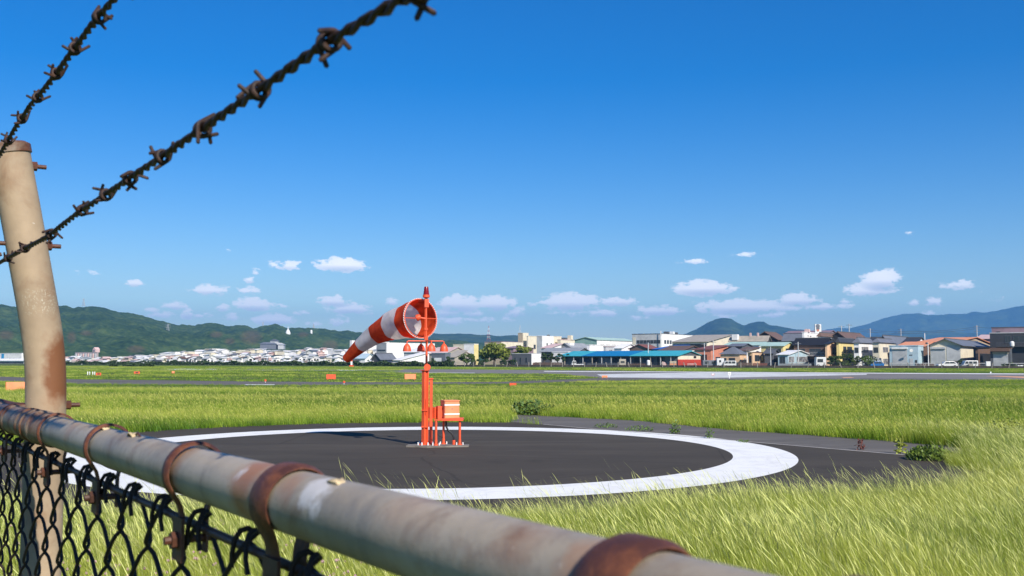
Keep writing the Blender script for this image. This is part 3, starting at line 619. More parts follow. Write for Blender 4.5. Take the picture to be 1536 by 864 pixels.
house('balcony_house', 1121, 1128, 1146, 529, 528, 10, 'flat', 'peach', 'brown', 'small peach house with a flat top deck and dark window beside the blue bungalow', win=[('s', .18, .55, .42, .82), ('s', .66, .86, .42, .82), ('f', .2, .8, .1, .8, 'open')], extra=balcony(0, 1, 1.02, 'beige'))
house('dark_porch_house', 1146, 1158, 1167, 529.5, 524, 14, 'gs', 'dgrey', 'dgrey', 'dark porch house squeezed between the small peach house and the blue bungalow', win=[('s', .2, .8, .1, .8, 'open')])
house('white_gable_shed', 1102, 1120, 1139, 526, 520, 24, 'mono', 'roofw', 'brown', 'white shed with sloping dark brown roof behind the peach bungalows', cat='shed')
house('salmon_building', 1041, 1066, 1092, 524, 517, 26, 'mono', 'salmon', 'redbrown', 'salmon pink building with red brown roof behind two utility poles', cat='building', win=[('s', .25, .5, .2, .55), ('f', .15, .75, .1, .7, 'open'), ('s', .6, .85, .2, .6, 'open')])
house('brown_tenement', 1092, 1112, 1128, 519, 515, 34, 'gs', 'dgrey', 'slate', 'dark house with slate roof behind the salmon building', win=[('s', .3, .7, .6, .8)])
house('long_white_shed', 1086, 1138, 1147, 517.5, 512.5, 44, 'mono', 'roofw', 'lgreen', 'long low white shed with pale green roof below the brown warehouse', cat='shed')
house('beige_warehouse', 1008, 1060, 1095, 512.5, 500, 66, 'mono', 'cream', 'beige', 'large warehouse with sloping beige roof and cream end wall', cat='warehouse', win=[('f', .02, .98, .55, .9, 'open')], over=.6)
house('brown_warehouse', 1094, 1150, 1155, 510.5, 503.5, 70, 'gs', 'char', 'beige', 'dark warehouse with grey brown roof and small white box on it', cat='warehouse', extra=roof_kit([(.85, .12, 2.0, 1.5, 1.8, 'white', 'roof_box'), (.48, .5, .55, .55, 2.3, 'pink', 'roof_vent'), (.28, .5, .55, .55, 2.3, 'pink', 'roof_vent')]))
house('black_gabled_hall', 1128, 1166, 1182, 509, 497.5, 90, 'gf', 'black', 'brown', 'black hall with brown gabled roof in front of the green peak', cat='hall', win=[('f', .86, .99, .7, .88, 'panel_white')])
house('slate_hall', 1174, 1205, 1212, 510, 500, 80, 'gs', 'dgrey', 'slate', 'hall with smooth slate grey roof left of the white box building', cat='hall', over=.5)
house('mauve_roofed_hall', 1176, 1240, 1256, 500, 495, 120, 'gs', 'mauve', 'mauve', 'long mauve roofed hall behind the white box building', cat='hall')
house('white_box_building', 1203, 1206, 1230, 499, 498.5, 50, 'flat', 'roofw', 'roofw', 'plain white box building standing above the dark roofs', cat='building', win=[('s', .18, .3, .9, .92, 'panel_dgrey'), ('s', .36, .42, .88, .92, 'panel_dgrey')], extra=roof_kit([(.5, .25, 1.4, 1.4, .9, 'pink', 'roof_vent')]))
house('dark_hipped_house', 1226, 1231, 1254, 505, 498.5, 52, 'hip', 'roofw', 'brown', 'white house with dark hipped roof right of the white box building')
house('black_gabled_house', 1244, 1268, 1301, 506.5, 497.5, 62, 'gf', 'black', 'brown', 'big black gabled house behind the yellow house', win=[('s', .05, .28, .84, .96, 'panel_white'), ('s', .75, .98, .84, .96, 'panel_white')])
house('long_dark_roofed_house', 1196, 1232, 1262, 515, 508, 34, 'gs', 'dgrey', 'char', 'long house with dark tiled roof under the white box building')
house('grey_gabled_house', 1316, 1332, 1368, 514, 503, 56, 'gf', 'dgrey', 'slate', 'dark grey house with steep gable behind the cream house')
house('white_gable_end_house', 1354, 1374, 1388, 514, 506, 68, 'gs', 'roofw', 'char', 'dark roofed house with white gable end left of the orange roofs', win=[('s', .4, .6, .85, .95)])
house('dark_ridge_house', 1300, 1326, 1340, 512, 505.5, 60, 'gs', 'dgrey', 'char', 'dark tiled house between the white house and the grey gable')
house('pale_mauve_hall', 1462, 1490, 1500, 508, 500.5, 110, 'mono', 'mauve', 'pink', 'pale mauve roofed hall left of the tall brown block', cat='hall')
# --- middle
house('white_factory', 948, 992, 1050, 501, 500, 120, 'flat', 'lgrey', 'slate', 'white factory with left face greyed as shade and ribbon of dark windows, tallest of the middle group', cat='factory', wall_side='roofw',  # grey front is shade painted onto a white building
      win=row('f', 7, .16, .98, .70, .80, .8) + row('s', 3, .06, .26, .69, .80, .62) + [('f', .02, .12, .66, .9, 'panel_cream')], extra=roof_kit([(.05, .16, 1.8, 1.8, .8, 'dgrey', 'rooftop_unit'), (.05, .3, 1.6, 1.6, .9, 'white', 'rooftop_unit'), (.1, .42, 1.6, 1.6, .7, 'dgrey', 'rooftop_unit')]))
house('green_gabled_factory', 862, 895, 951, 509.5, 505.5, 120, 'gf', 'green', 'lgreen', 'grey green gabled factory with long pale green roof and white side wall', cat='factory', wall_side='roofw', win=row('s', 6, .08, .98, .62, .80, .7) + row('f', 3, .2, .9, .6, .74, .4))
house('white_flat_store', 880, 884, 931, 518, 517, 46, 'flat', 'roofw', 'roofw', 'long white flat roofed store above the teal roofed shed', cat='store')
house('grey_windowed_shed', 905, 908, 932, 520.5, 519.5, 40, 'flat', 'lgrey', 'mauve', 'small grey block with two windows in front of the white store', cat='shed', win=[('s', .2, .42, .6, .85, 'curtain'), ('s', .6, .82, .6, .85)])
house('white_gabled_house', 921, 932, 957, 522, 515.5, 36, 'gs', 'roofw', 'roofw', 'white gabled house above the azure stretch of roof', win=[('s', .35, .62, .62, .8)])
house('brown_tiled_house', 944, 972, 988, 522.5, 516.5, 32, 'gf', 'brown', 'redbrown', 'dark house with red brown tiled gable above the teal shed', win=[('f', .2, .5, .5, .8), ('f', .6, .8, .5, .8)])
house('blue_roofed_shed', 980, 1000, 1032, 523.5, 516.5, 34, 'mono', 'char', 'blue', 'shed with bright blue sloping roof below the white factory', cat='shed')
house('brown_roofed_shed', 988, 1022, 1056, 525.5, 518.5, 24, 'gs', 'dgrey', 'brown', 'brown roofed shed with pale verge above the right end of the teal roof', cat='shed', win=[('s', 0, 1, .95, 1.0, 'panel_white')])
def teal(t, L1, L2, ze, zr):
    s_ = (zr - ze) / (L2 / 2)
    for (a, c, cc, e) in ((0, .22, 'teal', .02), (.22, .62, 'azure', 0.05), (.62, 1.0, 'teal', .02)):
        b = MB(); x0, x1 = -L1 - 1.2 + (L1 + 1.8) * a, -L1 - 1.2 + (L1 + 1.8) * c
        slab(b, [(x0, -1.6, ze - 1.6 * s_ + .22), (x1, -1.6, ze - 1.6 * s_ + .22), (x1, L2 / 2, zr + .22), (x0, L2 / 2, zr + .22)], .1); b.build('roof_sheet', pm(cc), t)
    for i in range(12):
        b = MB(); x = -L1 + L1 * (i + .5) / 12; b.box(x - .1, x + .1, -1.3, -1.1, 0, ze - 1.2 * s_ + .05); b.build('post', pm('lgrey' if i % 3 else 'beige'), t)
    b = MB(); b.box(.1, .2, -.2, L2 * .98, 0, ze * .66); b.build('plank_wall', pm('red'), t)
house('teal_roofed_shed', 843, 1016, 1053, 533.5, 526.5, 9, 'gs', 'dgrey', 'teal', 'very long open shed with teal and azure sheet roof and red boarded end', cat='shed', wall_side='cream',  # dark front wall colour carries the shade under the roof overhang
      win=[('f', .03, .09, .05, .8, 'panel_slate'), ('f', .11, .16, .1, .8, 'open'), ('f', .18, .25, .02, .8, 'panel_navy'), ('f', .27, .33, .1, .85, 'open'), ('f', .36, .44, .02, .8, 'panel_slate'), ('f', .46, .52, .05, .85, 'open'), ('f', .55, .62, .02, .85, 'panel_navy'),
           ('f', .64, .69, .05, .85, 'open'), ('f', .72, .8, .02, .8, 'panel_navy'), ('f', .83, .88, .02, .9, 'open'), ('f', .9, .98, .02, .9, 'panel_slate'), ('s', .55, .66, .1, .62, 'open'), ('s', .62, .72, .78, .98, 'panel_black')], extra=teal)
house('cream_tower_block', 777, 784, 792.5, 500, 499, 160, 'flat', 'tan', 'cream', 'cream tower block with brown shaded side, highest building of the middle', cat='building', wall_side='cream')  # tan front colour carries the shade, the sunlit side stays cream
house('cream_annex', 790, 792, 806, 504.5, 504, 158, 'flat', 'cream', 'cream', 'cream annex right of the cream tower block', cat='building', win=[('s', .6, .8, .55, .7)])
house('grey_white_block', 805, 813, 830, 504.5, 504, 110, 'flat', 'lgrey', 'roofw', 'white block with grey shaded side and two small windows', cat='building', wall_side='roofw', win=[('s', .38, .46, .66, .76), ('s', .74, .82, .66, .76)], extra=roof_kit([(.5, .8, 1, 1, .5, 'dgrey', 'rooftop_unit')]))  # grey front colour carries the shade on a white block
house('yellow_block', 827, 830, 842, 505, 504, 150, 'flat', 'cream', 'cream', 'pale yellow block right of the grey and white block', cat='building')
house('long_cream_building', 836, 841, 862, 510, 509, 150, 'flat', 'cream', 'pink', 'long low cream building with small stair tower', cat='building', extra=roof_kit([(.3, .75, 1.8, 1.8, 1.9, 'cream', 'stair_tower'), (.6, .4, 2, 2, .8, 'dgrey', 'rooftop_unit')]))
house('red_striped_roof_hall', 812, 824, 842, 522, 515, 60, 'mono', 'roofw', 'pink', 'hall with pale pink sloping roof below the grey and white block', cat='hall')
house('grey_twin_roof_hall', 838, 856, 884, 520.5, 514.5, 70, 'gf', 'grey', 'grey', 'grey twin roofed hall left of the white store', cat='hall', extra=roof_kit([(.3, .2, 1, 3, 1.2, 'white', 'skylight'), (.7, .2, 1, 3, 1.1, 'white', 'skylight')]))
house('grey_long_hall', 812, 866, 884, 527, 521.5, 34, 'gs', 'dgrey', 'grey', 'long grey hall with dark band of windows above the clipped trees', cat='hall', win=[('f', .3, .95, .7, .9)])
house('white_wall_store', 828, 852, 880, 528.5, 528, 24, 'flat', 'roofw', 'roofw', 'low white wall of a store behind the clipped dark trees', cat='store')
house('cream_factory', 727, 752, 784, 513, 510.5, 130, 'flat', 'tan', 'mauve', 'cream factory with mauve roof edge behind the round bright green tree', cat='factory', wall_side='cream', win=[('s', .68, .86, .7, .86)])  # tan front is the cream wall with its shade painted in
house('mauve_store', 756, 770, 800, 522, 519, 60, 'gs', 'mauve', 'mauve', 'dull mauve store between the two round trees', cat='store')
house('shaded_front_store', 768, 797, 811, 531, 530.5, 10, 'flat', 'dgrey', 'lgrey', 'low store with front darkened as shade and white end wall left of the clipped trees', cat='store', wall_side='roofw', win=[('f', .12, .2, .3, .7), ('f', .4, .48, .2, .7), ('f', .7, .78, .3, .7), ('s', .1, .8, .02, .25, 'panel_redbrown')])  # dark front tone carries the shade, the lit end stays white
house('yellow_end_hall', 696, 711, 717.5, 516.5, 515.5, 110, 'flat', 'roofw', 'roofw', 'white hall with yellow end wall right of the lamp arms', cat='hall', wall_side='yellow')
house('cream_box_hall', 680, 697, 699, 517, 516.5, 120, 'flat', 'cream', 'cream', 'cream box shaped hall right of the lamp arms', cat='hall')
house('tan_roofed_hall', 640, 668, 704, 530, 520.5, 60, 'gs', 'beige', 'pink', 'hall with long pale tan roof behind the lamp bells', cat='hall')
house('beige_shed', 668, 682, 700, 536, 525, 24, 'mono', 'beige', 'beige', 'beige sloping roofed shed left of the round bright green tree', cat='shed')
house('signboard_store', 648, 668, 676, 530.5, 530, 8, 'flat', 'slate', 'dteal', 'dark teal roofed store with blank white signboard right of the windsock pole', cat='store', win=[('f', .18, .72, .38, .66, 'panel_white'), ('f', .1, .9, .02, .3, 'open')])
house('white_long_factory', 565, 580, 652, 514.5, 513.5, 150, 'flat', 'grey', 'roofw', 'long white factory behind the windsock lamps', cat='factory', wall_side='roofw', win=[('f', .1, .9, .62, .68)])  # grey front is shade put into the colour of white walls
house('white_hall', 536, 552, 584, 513, 511, 190, 'flat', 'roofw', 'roofw', 'high white hall under the middle of the windsock', cat='hall')
house('blue_roofed_hall', 532, 548, 562, 537, 530.5, 40, 'gs', 'roofw', 'paleblue', 'white hall with blue grey roof just right of the windsock tail', cat='hall')
house('dark_gabled_shed', 558, 571, 594, 538, 530, 12, 'gf', 'char', 'slate', 'dark shed with grey gable and navy end wall below the windsock', cat='shed', wall_side='navy', win=[('s', .2, .34, .1, .75, 'panel_slate')])
house('white_roofed_sheds', 588, 600, 644, 540, 528, 22, 'mono', 'roofw', 'roofw', 'wide shed with white sloping roof left of the windsock pole', cat='shed', win=[('s', .1, .35, .1, .6, 'open'), ('s', .5, .8, .1, .6, 'open')])
house('white_back_shed', 606, 630, 672, 528, 521, 70, 'gs', 'lgrey', 'roofw', 'white gabled shed farther back, seen between the lamp bells', cat='shed')
# --- far left
def stripes(t, L1, L2, ze, zr):
    n = 9
    for i in range(n):
        b = MB(); x = -L1 + L1 * (i + .5) / n; b.box(x - L1 / n * .22, x + L1 / n * .22, -1.0, .0, 0, ze - 1.2); b.build('balcony_stack', pm('pink' if i % 2 else 'lgrey'), t)
    b = MB(); x = -L1 * .26; b.box(x - 2.4, x + 2.4, 3, 8, ze, ze + 3.2); b.prism([(x - 2.4, ze + 3.2), (x + 2.4, ze + 3.2), (x, ze + 5.2)], 3, 8, 'y'); tw = b.build('roof_tower', pm('pink'), t)
    b = MB(); b.box(x - 1.1, x + 1.1, 2.8, 2.99, ze + .8, ze + 2.6); b.build('opening', pm('slate'), tw)  # slate sheet stands in for the dark inside the tower
house('apartment_block', 114, 147, 149, 528.5, 528, 0, 'flat', 'gpink', 'gpink', 'grey pink slab apartment block with rooftop tower at the foot of the hill', cat='apartments', dc=1020, extra=stripes)
house('white_depot', -30, 34, 42, 530, 529.5, 0, 'flat', 'roofw', 'roofw', 'long white depot with a bright blue panel, left of the fence post', cat='depot', dc=620, win=[('f', .54, .60, .1, .96, 'panel_skyb'), ('f', .72, .84, .42, .5, 'panel_lgrey'), ('f', .62, 1, .05, .2, 'open'), ('f', .05, .5, .3, .32, 'panel_lgrey')])
house('low_white_depot', -40, 58, 66, 540.5, 538, 0, 'gs', 'roofw', 'roofw', 'low white depot in front of the one with the blue panel', cat='depot', dc=520, win=[('f', .0, .8, .05, .5, 'open')])
house('twin_tan_block', 308, 319, 331, 523.5, 523, 0, 'flat', 'tan', 'roofw', 'tan and white apartment block standing highest in the left part of the town', cat='apartments', dc=760, wall_side='roofw', win=row('s', 3, .1, .95, .3, .9, .4, 'panel_tan'))
house('white_cube_block', 357, 359, 373, 525.5, 525, 0, 'flat', 'cream', 'roofw', 'plain white cube above the long white roofs', cat='building', dc=740)
house('white_arched_block', 379, 385, 397, 523.5, 523, 0, 'flat', 'roofw', 'roofw', 'white block with dark slanting opening left of the castle', cat='building', dc=760, win=[('s', .2, .8, .3, .7)])
house('pink_windowed_block', 424, 427, 439, 528, 527, 0, 'flat', 'pink', 'pink', 'pink block with round dark window below the white spire', cat='building', dc=640, win=[('s', .3, .7, .3, .8)])
house('long_white_shed', 462, 470, 491, 535, 534, 0, 'flat', 'white', 'white', 'long white shed with one dark window left of the windsock tail', cat='shed', dc=500, win=[('s', .12, .3, .5, .7)])
house('white_ridge_hall', 505, 512, 531, 534, 530, 0, 'gs', 'roofw', 'roofw', 'white hall with low ridge directly behind the windsock tail', cat='hall', dc=520)
house('brown_brick_house', 415, 418, 427, 541, 540.5, 0, 'flat', 'redbrown', 'redbrown', 'low red brown brick house at the front of the left part of the town', dc=434)
house('red_house', 344, 346, 351, 541.5, 540, 0, 'gs', 'redbrown', 'brown', 'small dark red house near the front of the left town', dc=436)
house('roadside_white_store', 402, 405, 417, 542, 538, 0, 'mono', 'roofw', 'roofw', 'small white store with white roof left of the red brown brick house', cat='store', dc=432)
# castle like hall on the hill
t = thing('castle', W(408, 540, 1400), 'grey roofed castle like hall with stacked roofs on the lower slope of the hill', 'castle'); t.location.z = 0
zb = zof(525, 1400)
for i, (x0, x1, y0, y1, ye, c) in enumerate(((-17, 5, 0, 9, 516, 'slate'), (-8, 15, 4, 14, 517, 'lgrey'), (-4, 7, 4, 12, 511.5, 'dgrey'))):
    z = zof(ye, 1400); b = MB(); b.box(x0, x1, y0, y1, zb + 1, z); wl = b.build('wall', pm('slate' if i == 0 else 'lgrey'), t)
    b = MB(); b.add([(x0 - 1, y0 - 1, z), (x1 + 1, y0 - 1, z), (x1 + 1, y1 + 1, z), (x0 - 1, y1 + 1, z), (x0 + 4, (y0 + y1) / 2, z + 2.6), (x1 - 4, (y0 + y1) / 2, z + 2.6)], [(0, 1, 5, 4), (1, 2, 5), (2, 3, 4, 5), (3, 0, 4), (3, 2, 1, 0)]); b.build('roof', pm('dgrey' if i == 2 else c), t)
# white spire (pagoda) on the ridge
p = W(432, 499.5, 2060); t = thing('white_pagoda', p, 'white pagoda with pointed spire near the crest of the forested hill', 'pagoda')
b = MB(); b.lathe([(5, -8), (5, 1), (4.6, 2)], 20); b.build('base', pm('white'), t); b = MB(); b.lathe([(4, 2), (3.7, 4), (2.6, 6), (1.2, 7.5)], 20); b.build('dome', pm('white'), t, smooth=True); b = MB(); b.lathe([(1.1, 7.5), (.2, 14)], 10); b.build('spire', pm('white'), t)
for (px, py, r_, lb) in ((467, 497, 2.2, 'small round white building below the ridge, right of the pagoda'), (431.5, 499.5, .1, None), (437, 499, .1, None)):
    if lb:
        t = thing('round_tank', W(px, py + 1, 2060), lb, 'tank'); b = MB(); b.lathe([(r_, -4), (r_, 3)], 14); b.build('shell', pm('white'), t); b = MB(); b.lathe([(r_ * 1.05, 3), (r_ * .2, 4.5)], 14); b.build('roof', pm('roofw'), t)
house('hillside_hall', 525, 528, 533, 510.5, 510, 0, 'flat', 'roofw', 'char', 'small white hall on the hillside left of the windsock', cat='hall', dc=1500, base=20)
# crowded low roofs of the far town
fill = np.random.default_rng(12)
RWN = ['front row', 'second row', 'middle row', 'fourth row', 'rearmost row']
WN = {'w': 'white walled', 'c': 'cream walled', 'p': 'pinkish tan', 'd': 'white walled'}
RCN = {'roofw': 'white', 'white': 'bright white', 'lgrey': 'light grey', 'beige': 'beige', 'pink': 'pink', 'slate': 'slate', 'char': 'black', 'brown': 'brown'}
RTN = {'gs': 'gabled', 'gf': 'end gabled', 'mono': 'sloping', 'flat': 'flat'}
ORD = ['', 'second', 'third', 'fourth', 'fifth', 'sixth', 'seventh', 'eighth', 'ninth', 'tenth', 'eleventh', 'twelfth', 'thirteenth', 'fourteenth', 'fifteenth', 'sixteenth', 'seventeenth', 'eighteenth', 'nineteenth', 'twentieth']
def zone(x):
    for lim, z in ((150, 'by the apartment block'), (235, 'right of the apartment block'), (300, 'left of the twin tan block'), (350, 'under the twin tan block'), (400, 'under the white cube block'), (450, 'under the castle'), (510, 'left of the windsock tail')):
        if x < lim: return z
    return 'behind the windsock'
seen = {}
def topline(x): return float(np.interp(x, [66, 110, 150, 185, 235, 245, 270, 300, 340, 400, 450, 520, 560, 640], [538, 536, 536.5, 534, 531, 529.5, 528, 527.5, 526, 525, 524, 523.5, 523, 524]))
for rowi, (dof, fr) in enumerate(((14, 0.05), (55, .35), (110, .6), (180, .82), (260, 1.0))):
    x = 68 + fill.uniform(0, 6)
    while x < (560 if rowi < 4 else 600):
        wpx = fill.uniform(5, 15) * (1 if rowi < 2 else 1.3); xc = x + wpx * fill.uniform(.15, .6); d = E(xc) + dof + fill.uniform(-8, 8)
        yb = 543.5; ye = yb + (topline(xc) - yb) * fr + fill.uniform(-1.5, 2.2); k = fill.choice(['w', 'w', 'w', 'c', 'p', 'd'], p=[.2, .18, .16, .17, .10, .19])
        wl = {'w': 'roofw', 'c': 'cream', 'p': 'pink', 'd': 'roofw'}[k]; rc = {'w': fill.choice(['roofw', 'white', 'lgrey']), 'c': fill.choice(['roofw', 'beige']), 'p': 'pink', 'd': fill.choice(['slate', 'char', 'brown'])}[k]
        rt = fill.choice(['gs', 'mono', 'flat', 'gf'], p=[.45, .25, .15, .15]); wn = []
        if rowi < 3 and fill.uniform() < .75: wn = [('s', .15, .55, .2, .75, 'open')] + ([('f', .2, .8, .3, .8, 'open')] if rowi < 2 else [])
        lab = f"{WN[k]} {'house' if k != 'w' else 'shed'}, {RCN[str(rc)]} {RTN[str(rt)]} roof, {RWN[rowi]} {zone(xc)}"; seen[lab] = seen.get(lab, 0) + 1
        if seen[lab] > 1: lab = ORD[seen[lab] - 1] + ' ' + lab
        house('low_house' if k != 'w' else 'low_shed', x, xc, x + wpx, ye, ye - fill.uniform(.8, 2.4), 0, rt, wl, str(rc), lab, cat='house' if k != 'w' else 'shed', group='crowded low roofs of the distant left town', dc=d, win=wn, yaw=float(fill.choice([-33.5, -33.5, -12, 0])), maxL2=22)
        x += wpx * fill.uniform(.75, 1.05)
# --- boundary wall, posts, kerb hedge
t = thing('boundary_fence', (0, 0, 0), 'low dark stained concrete wall with leaning posts between the grass verge and the houses', 'fence')
pts = [Vector(((px - 768) / F * (E(px) - 3), E(px) - 3, 0)) for px in range(560, 1661, 50)]
b = MB()
for i in range(len(pts) - 1):
    a, c = pts[i], pts[i + 1]; d = (c - a).normalized(); n = Vector((-d.y, d.x, 0)) * .12
    b.add([a - n, c - n, c + n, a + n] + [q + Vector((0, 0, .55 if a.x > -5 else .45)) for q in (a - n, c - n, c + n, a + n)], [(0, 1, 5, 4), (1, 2, 6, 5), (2, 3, 7, 6), (3, 0, 4, 7), (4, 5, 6, 7)])
b.build('low_wall', m_dconc, t)
b = MB(); b.box(-.09, .09, -.09, .09, 0, 1.35); post0 = b.mesh('post', m_conc)
path = []
for i in range(len(pts) - 1):
    L = (pts[i + 1] - pts[i]).length; n = max(1, int(L / 3.2))
    for j in range(n): path.append(pts[i].lerp(pts[i + 1], j / n))
for i, q in enumerate(path):
    if q.x / q.y * F + 768 > 1600: break
    o = bpy.data.objects.new('post', post0); COL.objects.link(o); o.parent = t; o.location = q + Vector((0, -.2, 0)); o.rotation_euler = (wr.normal(0, .05), R(float(wr.choice([0, 0, 12, -14]))) + wr.normal(0, .04), TYAW)
b = MB()
for z in (.75, 1.0, 1.25): b.tube([q + Vector((0, 0, z)) for q in pts], .02, 4)
b.build('wire', pm('dgrey'), t)
def leafmass(b, r, n, c, rx, ry, rz_, leaf):
    for i in range(n):
        v = Vector(r.normal(size=3)).normalized() * (r.uniform(.25, 1) ** .45); cc = Vector(c) + Vector((v.x * rx, v.y * ry, v.z * rz_))
        d = (v + Vector(r.normal(size=3)) * .7).normalized(); s_ = d.orthogonal().normalized(); s_ = Matrix.Rotation(r.uniform(0, 6.28), 3, d) @ s_; u = d.cross(s_); l = leaf * r.uniform(.6, 1.4)
        b.add([cc - s_ * l, cc - u * l, cc + s_ * l, cc + u * l], [(0, 1, 2, 3)])
def leaf_mat(name, lo, hi):
    m, t_, p = newmat(name); c = ramp(t_, tex(t_, .8, 4, .6, coord='World'), [(.35, lo), (.65, hi)]); t_.links.new(c, p.inputs['Base Color']); p.inputs['Roughness'].default_value = .7
    tr = t_.nodes.new('ShaderNodeBsdfTranslucent'); t_.links.new(c, tr.inputs[0]); mx = t_.nodes.new('ShaderNodeMixShader'); mx.inputs[0].default_value = .25
    t_.links.new(p.outputs[0], mx.inputs[1]); t_.links.new(tr.outputs[0], mx.inputs[2]); t_.links.new(mx.outputs[0], t_.nodes['Material Output'].inputs[0]); return m
m_lb = leaf_mat('bright_leaves', (.11, .16, .02), (.30, .33, .05)); m_ld = leaf_mat('dark_leaves', (.02, .045, .012), (.06, .10, .022)); m_lm = leaf_mat('mid_leaves', (.04, .08, .015), (.12, .17, .03)); m_bark = simple('bark', (.10, .08, .06), .9)
tr_ = np.random.default_rng(44)
def tree(px, ytop, wpx, off, mat, label, name='tree', n=900, clumps=14, trunk=.25, group=None, cat='tree', yb=None):
    d = E(px) + off; c = Vector(((px - 768) / F * d, d, 0)); h = zof(ytop, d); rad = wpx / 2 * d / F
    t = thing(name, c, label, cat, group); b = MB(); z0 = h * trunk
    for i in range(clumps):
        a = tr_.uniform(0, 6.28); q = math.sqrt(tr_.uniform(.02, 1)) * .72; zz = tr_.uniform(0, 1)
        cx, cy, cz = rad * q * math.cos(a), rad * q * math.sin(a), z0 + (h - z0) * (.22 + .62 * zz * (1 - .35 * q * q))
        k = rad * tr_.uniform(.28, .42); leafmass(b, tr_, int(n / clumps), (cx, cy, cz), k, k, k * .62, .06 * rad + .08)
    b.build('crown', mat, t)
    b = MB(); b.tube([(0, 0, -.1), (.05 * rad, 0, h * .3), (0, 0, h * .6)], [.07 * rad + .06, .05 * rad + .05, .03 * rad], 7)
    for i in range(4):
        a = i * 1.6 + .4; b.tube([(0, 0, h * .28), (rad * .3 * math.cos(a), rad * .3 * math.sin(a), h * .5), (rad * .5 * math.cos(a), rad * .5 * math.sin(a), h * .68)], [.04 * rad + .03, .03 * rad, .012 * rad], 5)
    b.build('trunk', m_bark, t); return t
tree(741, 512.5, 50, 12, m_lb, 'large round bright green tree, biggest in the town', 'round_tree', 2600, 26, .18)
tree(783, 516, 32, 30, m_lb, 'smaller round bright green tree right of the biggest one', 'round_tree', 1300, 16, .3)
tree(700, 527.5, 26, 8, m_lm, 'low bushy olive green tree left of the biggest round tree', 'round_tree', 900, 12, .12)
tree(676, 533, 18, 5, m_ld, 'dark bush in front of the beige shed', 'bush', 400, 8, .02, cat='bush')
for i, x in enumerate((726, 712, 757, 768)): tree(x, 536 + (i % 2), 18, 4, m_ld, ['second', 'leftmost', 'third', 'rightmost'][i] + ' dark undergrowth bush at the foot of the round trees', 'bush', 380, 8, .02, 'dark bushes under the round trees', 'bush')
for i, x in enumerate((816, 826, 836, 847)): tree(x, 527 + i * .5, 14, 10, m_ld, ['leftmost', 'second', 'third', 'rightmost'][i] + ' clipped dark green tree in the row right of the white end wall', 'clipped_tree', 600, 9, .3, 'row of clipped dark trees')
for i, (x, y, w_) in enumerate(((1244, 530, 18), (1256, 528.5, 20), (1270, 527, 18), (1281, 529, 16), (1250, 536, 16), (1266, 535, 18))): tree(x, y, w_, 6 - (i > 3) * 3, m_lm if i % 2 else m_ld, ['leftmost upper', 'second upper', 'third upper', 'rightmost upper', 'left lower', 'right lower'][i] + ' green bush of the thicket below the yellow house', 'bush', 600, 9, .02, 'thicket below the yellow house', 'bush')
t_fl = tree(1304, 530, 36, 5, m_lm, 'wide bush covered in white flowers behind the blue car', 'flowering_bush', 900, 12, .02, cat='bush')
b = MB(); d = E(1304) + 5; rad = 18 * d / F
for i in range(260):
    a = tr_.uniform(0, 6.28); q = math.sqrt(tr_.uniform()); b.lathe([(.02, -.08), (.13, 0), (.02, .1)], 5, (rad * q * math.cos(a), rad * .8 * q * math.sin(a) - .3, tr_.uniform(.5, 3.0) * (1 - .3 * q)))
b.build('blossom', pm('white'), t_fl, kind='stuff')
tree(1440, 533, 10, 4, m_ld, 'narrow dark conifer between the white car and the white van', 'conifer', 500, 9, .05)
tree(927, 541, 8, 3, m_lm, 'small green shrub in front of the teal roofed shed', 'bush', 200, 5, .02, cat='bush')
tree(1512, 544, 22, 3, m_lm, 'low green hedge bush under the white railing at the right edge', 'bush', 300, 8, .02, cat='bush')
tree(1450, 500, 40, 190, m_ld, 'dark tree tops showing over the orange roof', 'tree', 600, 10, .3)
tree(648, 536.5, 14, 6, m_ld, 'dark shrub just right of the windsock pole', 'bush', 260, 6, .02, cat='bush')
for i, x in enumerate((128, 176, 230, 250, 262, 301, 330, 345, 372, 384, 432, 440, 476, 492, 500, 548, 556)): tree(x, 537.5 + (i % 3), 7 + 3 * (i % 3), 6 + (i * 37 % 70), m_ld if i % 2 else m_lm, (ORD[i] or 'first') + ' small green tree from the left among the distant left roofs', 'tree', 160, 6, .05, 'small trees among the distant left roofs')
# dark hedge in front of the left town
b = MB(); hr = np.random.default_rng(3)
for i in range(7500):
    px = hr.uniform(96, 680); d = E(px) - 6 + hr.uniform(-1.2, 1.2); h = 1.25 + .5 * math.sin(px * .21) * math.sin(px * .067); c = Vector(((px - 768) / F * d, d, hr.uniform(0, 1) * h))
    v = Vector(hr.normal(size=3)).normalized(); u = v.orthogonal().normalized(); s_ = v.cross(u); l = .34
    b.add([c - u * l, c - s_ * l, c + u * l, c + s_ * l], [(0, 1, 2, 3)])
b.build('hedge', m_ld, kind='stuff', label='low dark hedge along the edge of the grass in front of the left town', cat='hedge')
b = MB()
for i in range(1500):
    px = float(hr.choice([hr.uniform(166, 178), hr.uniform(186, 232), hr.uniform(212, 224)])); d = 300 + hr.uniform(-3, 3); c = Vector(((px - 768) / F * d, d, hr.uniform(0, .8)))
    v = Vector(hr.normal(size=3)).normalized(); u = v.orthogonal().normalized(); s_ = v.cross(u); b.add([c - u * .3, c - s_ * .3, c + u * .3, c + s_ * .3], [(0, 1, 2, 3)])
b.build('reed_patch', m_ld, kind='stuff', label='dark reeds in a thin line on the far grass right of the fence post', cat='reeds')
